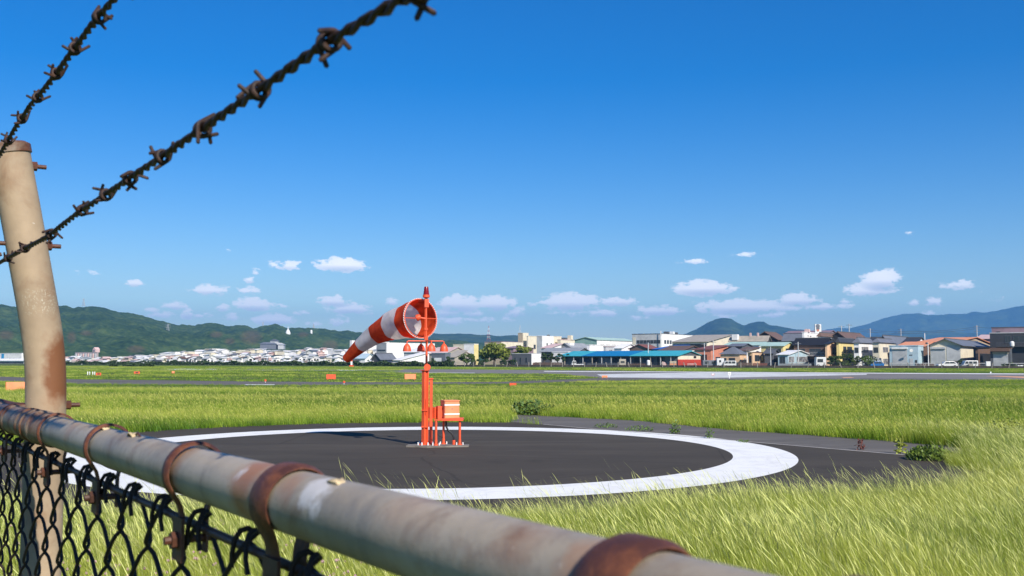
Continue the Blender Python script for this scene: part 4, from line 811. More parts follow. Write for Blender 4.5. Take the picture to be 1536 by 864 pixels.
# --- vehicles
m_carw = simple('car_white', (.66, .66, .65), .25, var=.04); m_carb = simple('car_blue', (.01, .12, .34), .25, var=.05); m_card = simple('car_dark', (.03, .03, .035), .25, var=.05)
m_lamp = simple('head_lamp', (.7, .7, .66), .15, var=.02)
def car(px, off, L, hgt, prof, paint, label, name, cat, rz=0.0, glass=None, wheels=(.2, .8), width=1.65, wr_=.3, group=None):
    d = E(px) + off; t = thing(name, ((px - 768) / F * d, d, 0), label, cat, group, rz)
    b = MB(); b.prism([(x * L - L / 2, z * hgt) for x, z in prof], -width / 2, width / 2, 'y'); bd = b.build('body', paint, t)
    bd.data.update(); mod = bd.modifiers.new('bevel', 'BEVEL'); mod.width = .05; mod.segments = 2
    for gl in glass or []:
        for s_ in (-1, 1):
            b = MB(); b.prism([(x * L - L / 2, z * hgt) for x, z in gl], s_ * (width / 2 + .004), s_ * (width / 2 + .012), 'y'); b.build('window', m_glass, t)
    for wx in wheels:
        for s_ in (-1, 1):
            b = MB(); mt = Matrix.Rotation(R(90), 3, 'X'); b.lathe([(wr_ * .6, -.11), (wr_, -.09), (wr_, .09), (wr_ * .6, .11)], 18, (wx * L - L / 2, s_ * (width / 2 - .06), wr_), mat=mt); wh = b.build('wheel', m_tyre, t)
            b = MB(); b.lathe([(.05, -.13), (wr_ * .58, -.12), (wr_ * .58, .12), (.05, .13)], 12, (wx * L - L / 2, s_ * (width / 2 - .06), wr_), mat=mt); b.build('rim', m_wmetal, wh)
    for s_ in (-1, 1):
        b = MB(); b.box(-L / 2 - .03, -L / 2 + .05, s_ * width * .36 - .14, s_ * width * .36 + .14, hgt * .38, hgt * .48); b.build('headlight', m_lamp, t)
    return t
SUV = [(0, .2), (.0, .48), (.03, .56), (.22, .64), (.34, .97), (.42, 1), (.78, 1), (.92, .72), (1, .66), (1, .2), (.88, .14), (.12, .14)]
SG = [[(.30, .66), (.37, .92), (.55, .93), (.55, .66)], [(.57, .66), (.57, .93), (.76, .92), (.86, .68)]]
car(1419, 3.5, 5.0, 1.62, SUV, m_carw, 'white SUV parked facing left in front of the cream warehouse', 'parked_car', 'car', glass=SG, wr_=.36)
car(1313, 3, 3.4, 1.6, SUV, m_carb, 'small blue car parked beside the white flowering bush', 'parked_car', 'car', glass=SG)
KEI = [(0, .16), (0, .5), (.07, .95), (.12, 1), (.36, 1), (.38, .45), (1, .45), (1, .22), (.9, .16)]
car(866, 3, 3.5, 1.75, KEI, m_carw, 'small white pickup truck in front of the teal roofed shed', 'pickup_truck', 'truck', glass=[[(.05, .55), (.1, .9), (.2, .9), (.2, .55)], [(.22, .55), (.22, .9), (.34, .9), (.34, .55)]])
VAN = [(0, .16), (0, .45), (.06, .55), (.14, .95), (.18, 1), (.97, 1), (1, .95), (1, .16)]
VG = [[(.10, .58), (.17, .9), (.34, .9), (.34, .58)], [(.38, .58), (.38, .9), (.62, .9), (.62, .58)], [(.66, .58), (.66, .9), (.92, .9), (.92, .58)]]
car(1093, 3, 3.4, 1.75, VAN, m_carw, 'white minivan parked left of the peach bungalow', 'minivan', 'van', glass=VG)
car(1452, 3.4, 3.6, 1.8, VAN, m_carw, 'white van parked right of the narrow conifer', 'minivan', 'van', glass=VG)
car(1079, 3.6, 1.9, 2.4, [(0, .12), (0, 1), (1, 1), (1, .12)], m_carw, 'small tall white box van left of the white minivan', 'box_van', 'van', glass=[[(.3, .55), (.3, .8), (.6, .8), (.6, .55)]])
car(1064, 3.5, 4.1, 1.9, [(0, .12), (0, .97), (.03, 1), (.97, 1), (1, .97), (1, .12)], pm('slate'), 'grey caravan with dark windows next to the red boarded shed end', 'caravan', 'caravan', glass=[[(.14, .45), (.14, .82), (.38, .82), (.38, .45)], [(.58, .45), (.58, .82), (.86, .82), (.86, .45)]])
car(1229, 5, 2.6, 2.7, [(0, .12), (0, .5), (.05, 1), (1, 1), (1, .12)], m_carw, 'white and grey truck cab between the blue bungalow and the dark bushes', 'truck', 'truck', glass=[[(.12, .5), (.14, .82), (.7, .82), (.7, .5)]], wr_=.42)
car(612, 5, 4.2, 1.5, SUV, m_card, 'dark car in front of the white roofed shed left of the windsock pole', 'parked_car', 'car', glass=SG)
car(622, 5, 3.4, 1.4, SUV, m_card, 'second dark car, right beside the windsock pole', 'parked_car', 'car', glass=SG)
car(933, 3.5, 1.9, 2.2, [(0, .15), (0, 1), (1, 1), (1, .15)], pm('beige'), 'tan box truck seen from its end under the azure roof', 'box_truck', 'truck', glass=[[(.2, .5), (.2, .75), (.8, .75), (.8, .5)]])
for i, x in enumerate((470, 477, 449, 392, 466)): car(x, 2 + i, 4, 1.6, VAN if i % 2 else SUV, m_carw, ['white car below the pink windowed block', 'white van below the long white shed', 'white car left of the pink windowed block', 'white van below the castle', 'white car just left of the white van below the long shed'][i], 'parked_car', 'car', glass=SG, group='white cars at the front of the distant left town')
# small yard things
def small(name, px, off, label, cat, parts):
    d = E(px) + off; t = thing(name, ((px - 768) / F * d, d, 0), label, cat, None, TYAW * .3)
    for nm, mt, fn in parts:
        b = MB(); fn(b); b.build(nm, mt, t)
small('white_tank', 972, 3, 'tall white rounded tank standing before the teal roofed shed', 'tank', [('shell', pm('white'), lambda b: b.lathe([(.45, .4), (.48, .6), (.48, 1.6), (.35, 1.85), (.1, 1.95)], 16)), ('stand', pm('dgrey'), lambda b: b.box(-.4, .4, -.4, .4, 0, .4))])
small('pink_machine', 996, 3, 'pink and white machine under the teal roof left of the boarded panel', 'machine', [('hood', pm('pink'), lambda b: b.prism([(-.9, .9), (-.5, 1.5), (.2, 1.3), (.5, .5), (.1, .3)], -.4, .4, 'y')), ('frame', pm('redbrown'), lambda b: (b.box(-.7, .7, -.5, .5, 0, .35), b.box(.4, .6, -.1, .1, .3, 1.0)))])
small('board_panel', 1009, 3, 'orange brown boarded screen left of the red shed end', 'screen', [('board', pm('tan'), lambda b: b.box(-.9, .9, -.04, .04, .2 + 0, .55)), ('board', pm('orange'), lambda b: b.box(-.9, .9, -.05, .05, .6, 1.0)), ('board', pm('tan'), lambda b: b.box(-.9, .9, -.04, .04, 1.05, 1.6)), ('post', pm('brown'), lambda b: (b.box(-.8, -.7, .05, .12, 0, 1.7), b.box(.7, .8, .05, .12, 0, 1.7)))])
small('white_railing', 1037, 1.2, 'white metal railing in front of the red shed end', 'railing', [('rail', pm('white'), lambda b: (b.box(-1.2, 1.2, -.03, .03, .85, .93), b.box(-1.2, 1.2, -.03, .03, .2, .26)))] + [('bar', pm('white'), (lambda k: (lambda b: b.box(-1.2 + k * .34, -1.14 + k * .34, -.02, .02, 0, .9)))(k)) for k in range(8)])
small('white_cabinet', 1480, 2.5, 'tall white cabinet standing before the grey garage', 'cabinet', [('body', pm('white'), lambda b: b.box(-.5, .5, -.3, .3, .1, 1.6)), ('door', pm('white'), lambda b: b.box(-.46, .46, -.34, -.303, .15, 1.55)), ('base', pm('dgrey'), lambda b: b.box(-.45, .45, -.25, .25, 0, .1))])
small('grey_crate', 1445, 1.5, 'grey crate in front of the white van', 'crate', [('body', pm('grey'), lambda b: b.box(-.7, .7, -.4, .4, 0, .75)), ('lid', pm('dgrey'), lambda b: b.box(-.74, .74, -.44, .44, .75, .82))])
small('pale_block', 1454, 1.3, 'pale concrete block beside the grey crate', 'block', [('body', m_conc, lambda b: b.box(-.5, .5, -.3, .3, 0, .95)), ('cap', pm('cream'), lambda b: b.box(-.54, .54, -.34, .34, .95, 1.02))])
small('white_scooter', 1528, 2, 'white scooter with covered seat by the railing at the right edge', 'scooter', [('body', pm('white'), lambda b: b.prism([(-.6, .35), (-.5, .8), (-.2, .55), (.2, .75), (.6, .7), (.6, .4), (.2, .3)], -.2, .2, 'y')), ('handlebar', pm('dgrey'), lambda b: b.box(-.55, -.45, -.3, .3, .95, 1.0)), ('wheel', m_tyre, lambda b: b.lathe([(.1, -.06), (.25, -.05), (.25, .05), (.1, .06)], 14, (-.55, 0, .25), mat=Matrix.Rotation(R(90), 3, 'X'))), ('wheel', m_tyre, lambda b: b.lathe([(.1, -.06), (.25, -.05), (.25, .05), (.1, .06)], 14, (.5, 0, .25), mat=Matrix.Rotation(R(90), 3, 'X')))])
small('orange_barrier', 1326, 1, 'glowing orange plastic barrier low beside the pale blue garage', 'barrier', [('body', pm('orange'), lambda b: b.prism([(-.4, 0), (-.28, .55), (.28, .55), (.4, 0)], -.12, .12, 'y')), ('stripe', pm('white'), lambda b: b.box(-.33, .33, -.135, -.121, .2, .34))])
small('yellow_digger', 663, 2, 'small yellow machine in front of the signboard store', 'machine', [('cab', pm('yellow'), lambda b: b.box(-.6, .5, -.4, .4, .35, 1.3)), ('track', m_tyre, lambda b: b.box(-.8, .8, -.5, .5, 0, .35)), ('window', m_glass, lambda b: b.box(-.4, .3, -.42, -.401, .8, 1.2))])
small('round_tank', 1517, 24, 'white round water tank on the balcony of the charcoal house', 'tank', [('shell', pm('white'), lambda b: b.lathe([(.5, 5.5), (.55, 5.7), (.55, 6.5), (.3, 6.8)], 16)), ('foot', pm('dgrey'), lambda b: b.lathe([(.4, 5.2), (.4, 5.5)], 8))])
small('satellite_dish', 1365.5, 11, 'white dish mounted on the pale blue garage', 'dish', [('bowl', pm('white'), lambda b: b.lathe([(.05, .12), (.3, .02), (.42, -.1)], 16, (0, -.2, 4.4), mat=Matrix.Rotation(R(-80), 3, 'X'))), ('arm', pm('lgrey'), lambda b: b.tube([(0, 0, 4.3), (0, .6, 4.3)], .04, 5))])
def longrail(px0, px1, off, label):
    a = Vector(((px0 - 768) / F * (E(px0) + off), E(px0) + off, 0)); c = Vector(((px1 - 768) / F * (E(px1) + off), E(px1) + off, 0)); t = thing('guard_rail', a, label, 'railing'); d = c - a
    b = MB(); b.tube([Vector((0, 0, 1.15)), d + Vector((0, 0, 1.15))], .05, 6); b.tube([Vector((0, 0, .7)), d + Vector((0, 0, .7))], .04, 6); b.build('rail', pm('white'), t)
    n = max(2, int(d.length / 2))
    for i in range(n + 1): b = MB(); q = d * i / n; b.tube([q, q + Vector((0, 0, 1.2))], .05, 6); b.build('post', pm('lgrey'), t)
longrail(1333, 1400, 2, 'white guard rail in front of the pale blue garage'); longrail(1440, 1478, 4, 'white guard rail behind the white van'); longrail(1505, 1575, 3, 'white railing at the right edge of the town')
def yard(px0, px1, off, h, label, mat, n):
    a = Vector(((px0 - 768) / F * (E(px0) + off), E(px0) + off, 0)); c = Vector(((px1 - 768) / F * (E(px1) + off), E(px1) + off, 0)); t = thing('yard_fence', a, label, 'fence', None, math.atan2((c - a).y, (c - a).x)); L = (c - a).length
    b = MB(); b.box(0, 1, -.02, .02, .1, h); me = b.mesh('plank', mat)
    for i in range(n): o = bpy.data.objects.new('plank', me); COL.objects.link(o); o.parent = t; o.location = (L * i / n, 0, 0); o.scale = (L / n * .86, 1, 1 + .03 * ((i * 7) % 3))
    b = MB(); b.box(0, L, .022, .06, h * .3, h * .36); b.box(0, L, .022, .06, h * .8, h * .86); b.build('rail', pm('dgrey'), t)
yard(1106, 1126, 2, 1.2, 'low dark brown plank fence in front of the peach bungalow', pm('brown'), 14)
yard(1128, 1150, 1.5, 1.1, 'red brown plank fence in front of the small peach house', pm('redbrown'), 14)
yard(1168, 1216, 1.2, 1.0, 'grey slatted yard fence in front of the pale blue bungalow', pm('grey'), 26)
yard(880, 926, 1.5, 1.0, 'dark slatted fence before the left part of the teal roofed shed', pm('dgrey'), 26)
yard(940, 968, 1.5, .9, 'dark brown slatted fence before the middle of the teal roofed shed', pm('brown'), 18)
yard(1372, 1400, 4.5, 1.0, 'dark brown plank fence left of the white SUV', pm('brown'), 16)
yard(800, 845, 1.5, 1.2, 'brown plank fence below the clipped dark trees', pm('brown'), 24)
# poles and masts
def upole(px, ytop, off, label, lamp=False, dd=None, arms=1, wood='lgrey'):
    d = dd or E(px) + off; h = zof(ytop, d); t = thing('utility_pole', ((px - 768) / F * d, d, 0), label, 'pole')
    k = d / 300; b = MB(); b.tube([(0, 0, 0), (0, 0, h)], [.17 * k, .12 * k], 8); b.build('pole', pm(wood), t)
    for i in range(arms): b = MB(); b.box(-.9 * k, .9 * k, -.06, .06, h - .5 - i * .9, h - .38 - i * .9); b.build('cross_arm', pm('dgrey'), t)
    if lamp: b = MB(); b.lathe([(.12, 0), (.35, .12), (.3, .4), (.1, .5)], 12, (-.35, -.2, h - .5)); b.build('transformer', pm('dgrey'), t)
    return t
upole(1391, 513.5, 3, 'white utility pole with dark head in front of the cream warehouse', True, arms=0, wood='white')
upole(1069.5, 511, 5, 'tall pale utility pole in front of the salmon building', True)
upole(1056, 514.5, 6, 'darker utility pole left of the tall pale one')
upole(1155, 520, 5, 'short utility pole left of the blue bungalow')
upole(1196.5, 513, 16, 'grey utility pole at the balcony of the dark wooden house')
upole(972, 514, 14, 'utility pole rising through the brown tiled gable')
upole(1305, 492.5, 100, 'tall thin pole standing before the blue mountains', arms=2)
upole(1465, 488, 130, 'tall pole with three cross arms above the orange roof', arms=3)
upole(1351, 493, 130, 'tall pole over the grey gabled house', arms=2)
upole(1386.5, 500, 60, 'white pole beside the white gable end', arms=0, wood='white')
upole(991, 496.5, 119, 'thin white flue pole on the corner of the white factory', arms=0, wood='white')
upole(1262, 488.5, 110, 'thin antenna pole left of the black gabled house', arms=1)
upole(1273.5, 486, 110, 'thin antenna pole behind the black gabled house', arms=1)
def wire(px0, y0, d0, px1, y1, d1, label, sag=1.0):
    a, c = W(px0, y0, d0), W(px1, y1, d1); b = MB(); b.tube([a.lerp(c, i / 14) - Vector((0, 0, sag * 4 * (i / 14) * (1 - i / 14))) for i in range(15)], .05, 4); b.build('power_line', pm('char'), label=label, cat='power line', group=None)
for k_, dy in enumerate((0, 2.6)): wire(1290, 494.5 + dy, 372, 1465, 490.5 + dy, 372, ['upper', 'lower'][k_] + ' power line crossing in front of the blue mountains', 1.2)
wire(1465, 490.5, 372, 1600, 488, 360, 'power line running right from the tall pole with three arms', 1.0)
def lattice(px, ytop, ybot, d, wpx, label, cols=('lgrey',), name='lattice_mast', arms=0):
    hh = (ybot - ytop) * d / F; z0 = zof(ybot, d); t = thing(name, ((px - 768) / F * d, d, z0), label, 'mast'); wd = wpx * d / F; r_ = max(.05, .00008 * d); n = 7
    for i in range(n):
        b = MB(); za, zb_ = hh * i / n, hh * (i + 1) / n; wa, wb = wd / 2 * (1 - .85 * i / n), wd / 2 * (1 - .85 * (i + 1) / n); ca = [(-wa, -wa), (wa, -wa), (wa, wa), (-wa, wa)]; cb = [(-wb, -wb), (wb, -wb), (wb, wb), (-wb, wb)]
        for j in range(4):
            k = (j + 1) % 4; b.tube([(*ca[j], za), (*cb[j], zb_)], r_, 4); b.tube([(*ca[j], za), (*cb[k], zb_)], r_ * .7, 3); b.tube([(*cb[j], zb_), (*cb[k], zb_)], r_ * .7, 3)
        b.build('section', pm(cols[i % len(cols)]), t)
    for i in range(arms): b = MB(); z = hh * (.95 - .16 * i); b.tube([(-wd * .9, 0, z), (0, 0, z + wd * .1), (wd * .9, 0, z)], r_, 4); b.build('cross_arm', pm(cols[0]), t)
lattice(733, 489, 511, 900, 5, 'red and white lattice mast on the horizon above the round tree', ('red', 'white'))
lattice(780, 488, 506, 900, 4, 'pale lattice mast rising beside the cream tower block', ('lgrey', 'white'))
lattice(252, 486, 501, 1900, 5, 'power pylon on the middle slope of the forested hill', arms=3, name='pylon')
lattice(165, 500, 511, 1700, 4, 'small power pylon low on the forested hill right of the post', arms=3, name='pylon')
lattice(124.5, 448, 460, 2300, 4, 'mast standing on the crest of the forested hill', arms=1)
lattice(394.5, 483, 492, 2300, 3, 'thin mast on the crest left of the pagoda', arms=1)
lattice(470.5, 486, 494, 2300, 3, 'thin mast on the crest right of the pagoda', arms=1)
# rooftop sign tower
d = E(1226) + 120; t = thing('sign_tower', ((1226.5 - 768) / F * d, d, 0), 'white sign tower with dark round marks standing behind the white box building', 'sign', None, TYAW * .3)
w_ = 9 * d / F / 2; b = MB(); b.box(-w_, w_, -w_, w_, zof(500, d), zof(486.5, d)); b.build('panel', pm('white'), t)
b = MB(); b.box(-.25, .25, -.25, .25, 0, zof(500, d)); b.build('column', pm('lgrey'), t)
for i, (zy, rr, c) in enumerate(((489.5, .75, 'slate'), (492.8, .65, 'slate'), (495.6, .5, 'salmon'))):
    b = MB(); b.lathe([(rr * .2, -.03), (rr, -.02), (rr, .02), (rr * .2, .03)], 16, (-.1, -w_ - .025, zof(zy, d)), mat=Matrix.Rotation(R(90), 3, 'X')); b.build('mark', pm(c), t)
# ------------------------------------------------------------------ airfield markers
m_or = simple('signal_orange', (.80, .105, .035), .45, var=.12, scale=3); m_orl = simple('faded_orange', (.86, .30, .13), .6, var=.12, scale=2); m_dred = simple('beacon_red', (.22, .004, .006), .2, var=.1)
def board(px0, px1, yt, yb, label, mat, legs=2, dark=None, name='marker_board'):
    c = G((px0 + px1) / 2, yb + 1.5); k = c.y / F; w_ = (px1 - px0) * k; h = (yb - yt) * k; t = thing(name, c, label, 'marker', None, math.atan2(c.x, c.y) * -1)
    z0 = 1.5 * k; b = MB(); b.box(-w_ / 2, w_ / 2, -.03, .03, z0, z0 + h); b.box(-w_ / 2, w_ / 2, .03, .25, z0, z0 + .05); b.build('board', mat, t)
    b = MB(); b.box(-w_ / 2 - .03, -w_ / 2, -.04, .26, z0, z0 + h); b.box(w_ / 2, w_ / 2 + .03, -.04, .26, z0, z0 + h); b.build('end_plate', m_or, t)
    if dark: b = MB(); b.box(-w_ * .28, w_ * .28, -.035, -.031, z0 + h * .25, z0 + h * .75); b.build('panel', pm('black'), t)
    for i in range(legs): b = MB(); x = -w_ * .4 + i * w_ * .8 / max(1, legs - 1); b.box(x - .03, x + .03, .0, .06, 0, z0); b.build('leg', m_or, t)
board(11, 44, 573, 586, 'large pale orange marker board in the grass left of the fence post', m_orl)
board(490, 503, 561.5, 568.5, 'bright orange marker board in the grass left of the windsock tail', m_or)
board(607.5, 623.5, 561, 568.5, 'pale orange marker board just left of the windsock pole', m_orl)
board(144.5, 151, 559.2, 562.6, 'small orange sign with black panel beside a row of tiny white posts', m_or, dark=1)
board(201.5, 209, 557.2, 560.2, 'small orange sign with black panel alone in the far left grass', m_or, dark=1)
board(258, 261.5, 556.8, 559.5, 'tiny orange marker above the taxi road', m_orl)
board(765, 774, 574.5, 578.0, 'low orange marker half hidden in grass right of the orange control box', m_or)
board(1068, 1071, 560.5, 562, 'tiny white marker on the apron left of the white post', m_white)
for i, x in enumerate((131.5, 134.5, 139, 142)):
    p = G(x, 562.5); t = thing('marker_post', p, '' + ['leftmost', 'second', 'third', 'rightmost'][i] + ' tiny white post in the row beside the small orange sign', 'post', 'row of tiny white posts'); b = MB(); b.lathe([(.05, 0), (.05, .22)], 8); b.build('stake', m_white, t); b = MB(); b.lathe([(.07, .22), (.07, .40), (.03, .44)], 8); b.build('cap', m_white, t)
for px, py, lb in ((398, 574, 'tiny orange marker stake at the edge of the taxi road, left one'), (516, 576.5, 'tiny orange marker stake at the edge of the taxi road, right one'), (1486, 560.5, 'tiny white marker on the verge at the right edge')):
    p = G(px, py); t = thing('marker_post', p, lb, 'post'); b = MB(); b.lathe([(.03, 0), (.03, .12)], 6); b.build('stake', m_white, t); b = MB(); b.lathe([(.1, .12), (.1, .24), (.03, .28)], 8); b.build('cap', m_or if 'orange' in lb else m_white, t)
p = G(1094, 568); t = thing('marker_post', p, 'white square headed post standing before the white striped taxiway', 'post'); b = MB(); b.box(-.03, .03, -.03, .03, 0, .35); b.build('stake', m_white, t); b = MB(); b.box(-.16, .16, -.05, .05, .35, .68); b.build('head', m_white, t)
b = MB(); b.box(-.10, .10, -.06, -.051, .42, .6); b.build('inset', pm('lgrey'), t)
p = G(527, 550); k = p.y / F; t = thing('striped_marker', p, 'red and white marker mast below the tip of the windsock', 'marker')
for i in range(4): b = MB(); b.box(-1.0 * k, 1.6 * k, -.3, .3, i * 2.6 * k + .0, (i + 1) * 2.6 * k - .02); b.build('band', m_or if i % 3 == 0 else m_white, t)
b = MB(); b.box(-3 * k, -1.2 * k, -.3, .3, 0, 2 * k); b.box(1.8 * k, 3.5 * k, -.3, .3, 0, 2 * k); b.build('foot', m_or, t)
p = G(907, 567.5); t = thing('marker_board', p, 'tiny orange marker where the road meets the taxiway', 'marker'); b = MB(); b.box(-.3, .3, -.05, .05, .1, .3); b.build('board', m_orl, t); b = MB(); b.box(-.25, -.2, -.03, .03, 0, .1); b.box(.2, .25, -.03, .03, 0, .1); b.build('leg', m_or, t)

# ------------------------------------------------------------------ windsock mast
B0 = G(637.5, 669.5); D0 = B0.y; k0 = D0 / F
def mx(px): return (px - 637.5) * k0
def mz(py): return W(637.5, py, D0).z
ws = thing('wind_indicator_mast', B0, 'orange windsock mast with red beacon and bell lamps, standing inside the white ring', 'mast')
def part(name, mt, fn, parent=None, smooth=False, **kw):
    b = MB(); fn(b); return b.build(name, mt, parent or ws, smooth, **kw)
m_sl = simple('base_slab', (.21, .185, .155), .85, var=.3, scale=3)
part('base_slab', m_sl, lambda b: b.prism([(mx(611), -.30), (mx(643), -.46), (mx(703), -.26), (mx(703), .10), (mx(668), .26), (mx(612), .1)], .006, .04))
def spin(o, px, y, ang=50):
    c = Vector((mx(px), y, 0)); rot = Matrix.Rotation(R(ang), 4, 'Z'); o.data.transform(Matrix.Translation(c) @ rot @ Matrix.Translation(-c)); return o
spin(part('lower_column', m_or, lambda b: (b.box(mx(633.1), mx(638.2), -.042, .042, .05, mz(556)), b.box(mx(638.6), mx(640.8), -.06, .0, .05, mz(552)), b.box(mx(631.8), mx(641.2), -.075, .07, mz(556), mz(554.6)))), 636.5, 0)
spin(part('column_channel', m_or, lambda b: b.box(mx(634.5), mx(636.2), -.069, -.057, mz(622), mz(598))), 636.5, 0)
part('column_flange', m_or, lambda b: (b.box(mx(629.5), mx(643), -.13, .13, .04, .055), b.box(mx(632), mx(641.5), -.08, .08, mz(641), mz(639.5)), b.box(mx(632), mx(641.5), -.08, .08, mz(616), mz(614.8))))
part('hinge', m_or, lambda b: (b.lathe([(.02, -.05), (.075, -.05), (.075, .05), (.02, .05)], 16, (mx(640.5), -.04, mz(551)), mat=Matrix.Rotation(R(90), 3, 'X')), b.box(mx(637), mx(641), -.08, .02, mz(556), mz(545))))
part('winch_column', m_or, lambda b: (b.box(mx(643.8), mx(648.2), .02, .07, .05, mz(569)), b.box(mx(642.8), mx(649.2), -.0, .09, mz(569), mz(567)), b.box(mx(640), mx(648), .03, .06, mz(569.5), mz(568)), b.box(mx(639), mx(650), -.03, .1, .04, .055)))
spin(part('winch_box', m_or, lambda b: b.box(mx(645), mx(655), .0, .2, mz(628), mz(611))), 650, .1)
part('mast_tube', m_or, lambda b: b.tube([(mx(639), 0, mz(553)), (mx(639), 0, mz(505))], .026, 12))
part('mast_rod', m_or, lambda b: (b.tube([(mx(638.2), 0, mz(505)), (mx(638), 0, mz(450))], .020, 12), b.box(mx(636), mx(640.6), -.03, .03, mz(495), mz(492)), b.box(mx(636), mx(641), -.035, .035, mz(510), mz(505))))
spin(part('head_box', m_or, lambda b: b.box(mx(635.1), mx(641.5), -.045, .045, mz(461), mz(448.5))), 638.2, 0, 15)
part('bearing', pm('char'), lambda b: b.lathe([(.035, mz(448.5)), (.035, mz(446.5))], 12, (mx(638), 0, 0)))
bc = part('beacon_lens', m_dred, lambda b: b.lathe([(.066, mz(442)), (.064, mz(440)), (.048, mz(431)), (.042, mz(430))], 24, (mx(638), 0, 0)), smooth=True)
part('beacon_base', m_or, lambda b: b.lathe([(.05, mz(446.8)), (.08, mz(446)), (.08, mz(442.2)), (.06, mz(442))], 20, (mx(638), 0, 0)))
arm_z = mz(511.5)
for (ex, ey) in ((-27, -.12), (27, .12), (-9, .36), (10.5, -.36)):
    x1, y1 = mx(637.5 + ex), ey
    br = part('lamp_arm', m_or, lambda b: b.tube([(mx(638.5), 0, arm_z), (x1 * .93, y1 * .93, arm_z), (x1, y1, arm_z - .02), (x1, y1, arm_z - .07)], .013, 8))
    bell = part('bell_shade', m_or, lambda b: b.lathe([(.014, mz(515.2)), (.028, mz(515.8)), (.045, mz(517.0)), (.070, mz(519)), (.086, mz(522)), (.093, mz(525)), (.096, mz(527.2)), (.090, mz(527.0)), (.06, mz(521)), (.02, mz(518))], 24, (x1, y1, 0)), br, smooth=True)
# equipment table with control box
tabz = mz(628); TB = [(mx(655.5), -.22), (mx(664.5), .22), (mx(690), -.16), (mx(694), .2)]
tb = thing('equipment_table', B0, 'orange tube legged stand carrying the control box beside the windsock mast', 'stand')
for (x, y) in [(mx(655), -.24), (mx(664.5), .12), (mx(689.5), -.1)]:
    lg = part('leg', m_or, lambda b: b.tube([(x, y, .05), (x, y, tabz - .01)], .027, 10), tb)
    part('foot_collar', m_or, lambda b: b.lathe([(.05, .04), (.05, .06), (.032, .07), (.032, .16)], 12, (x, y, 0)), lg)
    for q in (-.07, .07):
        part('anchor_bolt', m_white, lambda b: b.lathe([(.014, .04), (.014, .085), (.007, .10)], 6, (x + q, y + q * .3, 0)), lg)
part('leg', m_or, lambda b: b.tube([(mx(688), .2, .05), (mx(688), .2, tabz - .01)], .024, 10), tb)
part('top_frame', m_or, lambda b: (b.box(mx(662), mx(694.5), -.17, -.12, tabz - .04, tabz + .015), b.box(mx(662), mx(694.5), .18, .23, tabz - .04, tabz + .015), b.box(mx(662), mx(665), -.12, .18, tabz - .04, tabz + .012), b.box(mx(691.5), mx(694.4), -.12, .18, tabz - .04, tabz + .012), b.box(mx(652), mx(662), -.27, -.2, tabz - .03, tabz), b.box(mx(668), mx(690), -.12, .18, tabz - .01, tabz + .008)), tb)
cb = thing('control_box', B0 + Vector((mx(671), .02, tabz + .016)), 'orange control box with two white reflective bands on the tube stand', 'box', None, R(22))
cw, cdp, ch = .345, .30, mz(600.5) - tabz - .03
part('case', m_orl, lambda b: b.box(-.12, -.12 + cw, -cdp / 2, cdp / 2, 0, ch), cb)
part('lid', m_orl, lambda b: b.box(-.135, -.105 + cw, -cdp / 2 - .015, cdp / 2 + .015, ch, ch + .02), cb)
part('door', m_orl, lambda b: b.box(-.105, -.135 + cw, -cdp / 2 - .008, -cdp / 2 - .001, .01, ch - .01), cb)
for f_ in (.2, .74):
    part('reflective_band', m_white, lambda b: (b.box(-.122 - .004, -.118 + cw, -cdp / 2 - .014, -cdp / 2 - .0085, ch * f_, ch * f_ + .032), b.box(-.128, -.1205, -cdp / 2 - .0083, -cdp / 2 + .03, ch * f_, ch * f_ + .032)), cb)
part('name_plate', pm('slate'), lambda b: b.box(.035, .072, -cdp / 2 - .013, -cdp / 2 - .0085, ch * .53, ch * .53 + .014), cb)
part('side_box', m_or, lambda b: b.box(-.24, -.125, -.02, .14, -.02, ch * .7), cb)
m_blk = simple('black_hose', (.012, .012, .014), .45)
b = MB(); q0 = B0; b.tube([(mx(668.5), .0, tabz - .01), (mx(669), 0, mz(640)), (mx(672), 0, mz(646)), (mx(677.5), 0, mz(650)), (mx(680), 0, mz(656)), (mx(680.3), 0, mz(664))], .022, 10)
hose = b.build('black_hose', m_blk, None, True, loc=q0, label='thick black hose curving from the control box down to the base', cat='hose')
b = MB(); b.lathe([(.034, .04), (.034, .13), (.026, .14)], 12, (mx(680.3), 0, 0)); b.build('hose_socket', m_or, hose)
b = MB(); b.tube([(mx(655), -.21, mz(645)), (mx(658), -.2, mz(652)), (mx(663), .09, mz(657)), (mx(664.5), .12, mz(655))], .007, 6); b.build('black_cable', m_blk, None, True, loc=q0, label='thin black cable slung between two stand legs', cat='cable')
for i, (x, y) in enumerate(((628, -.14), (634, -.2), (643, -.2), (629, .1), (649, -.02), (646, .1))):
    part('anchor_bolt', m_white, lambda b: b.lathe([(.015, .04), (.015, .085), (.008, .105)], 6, (mx(x), y, 0)))
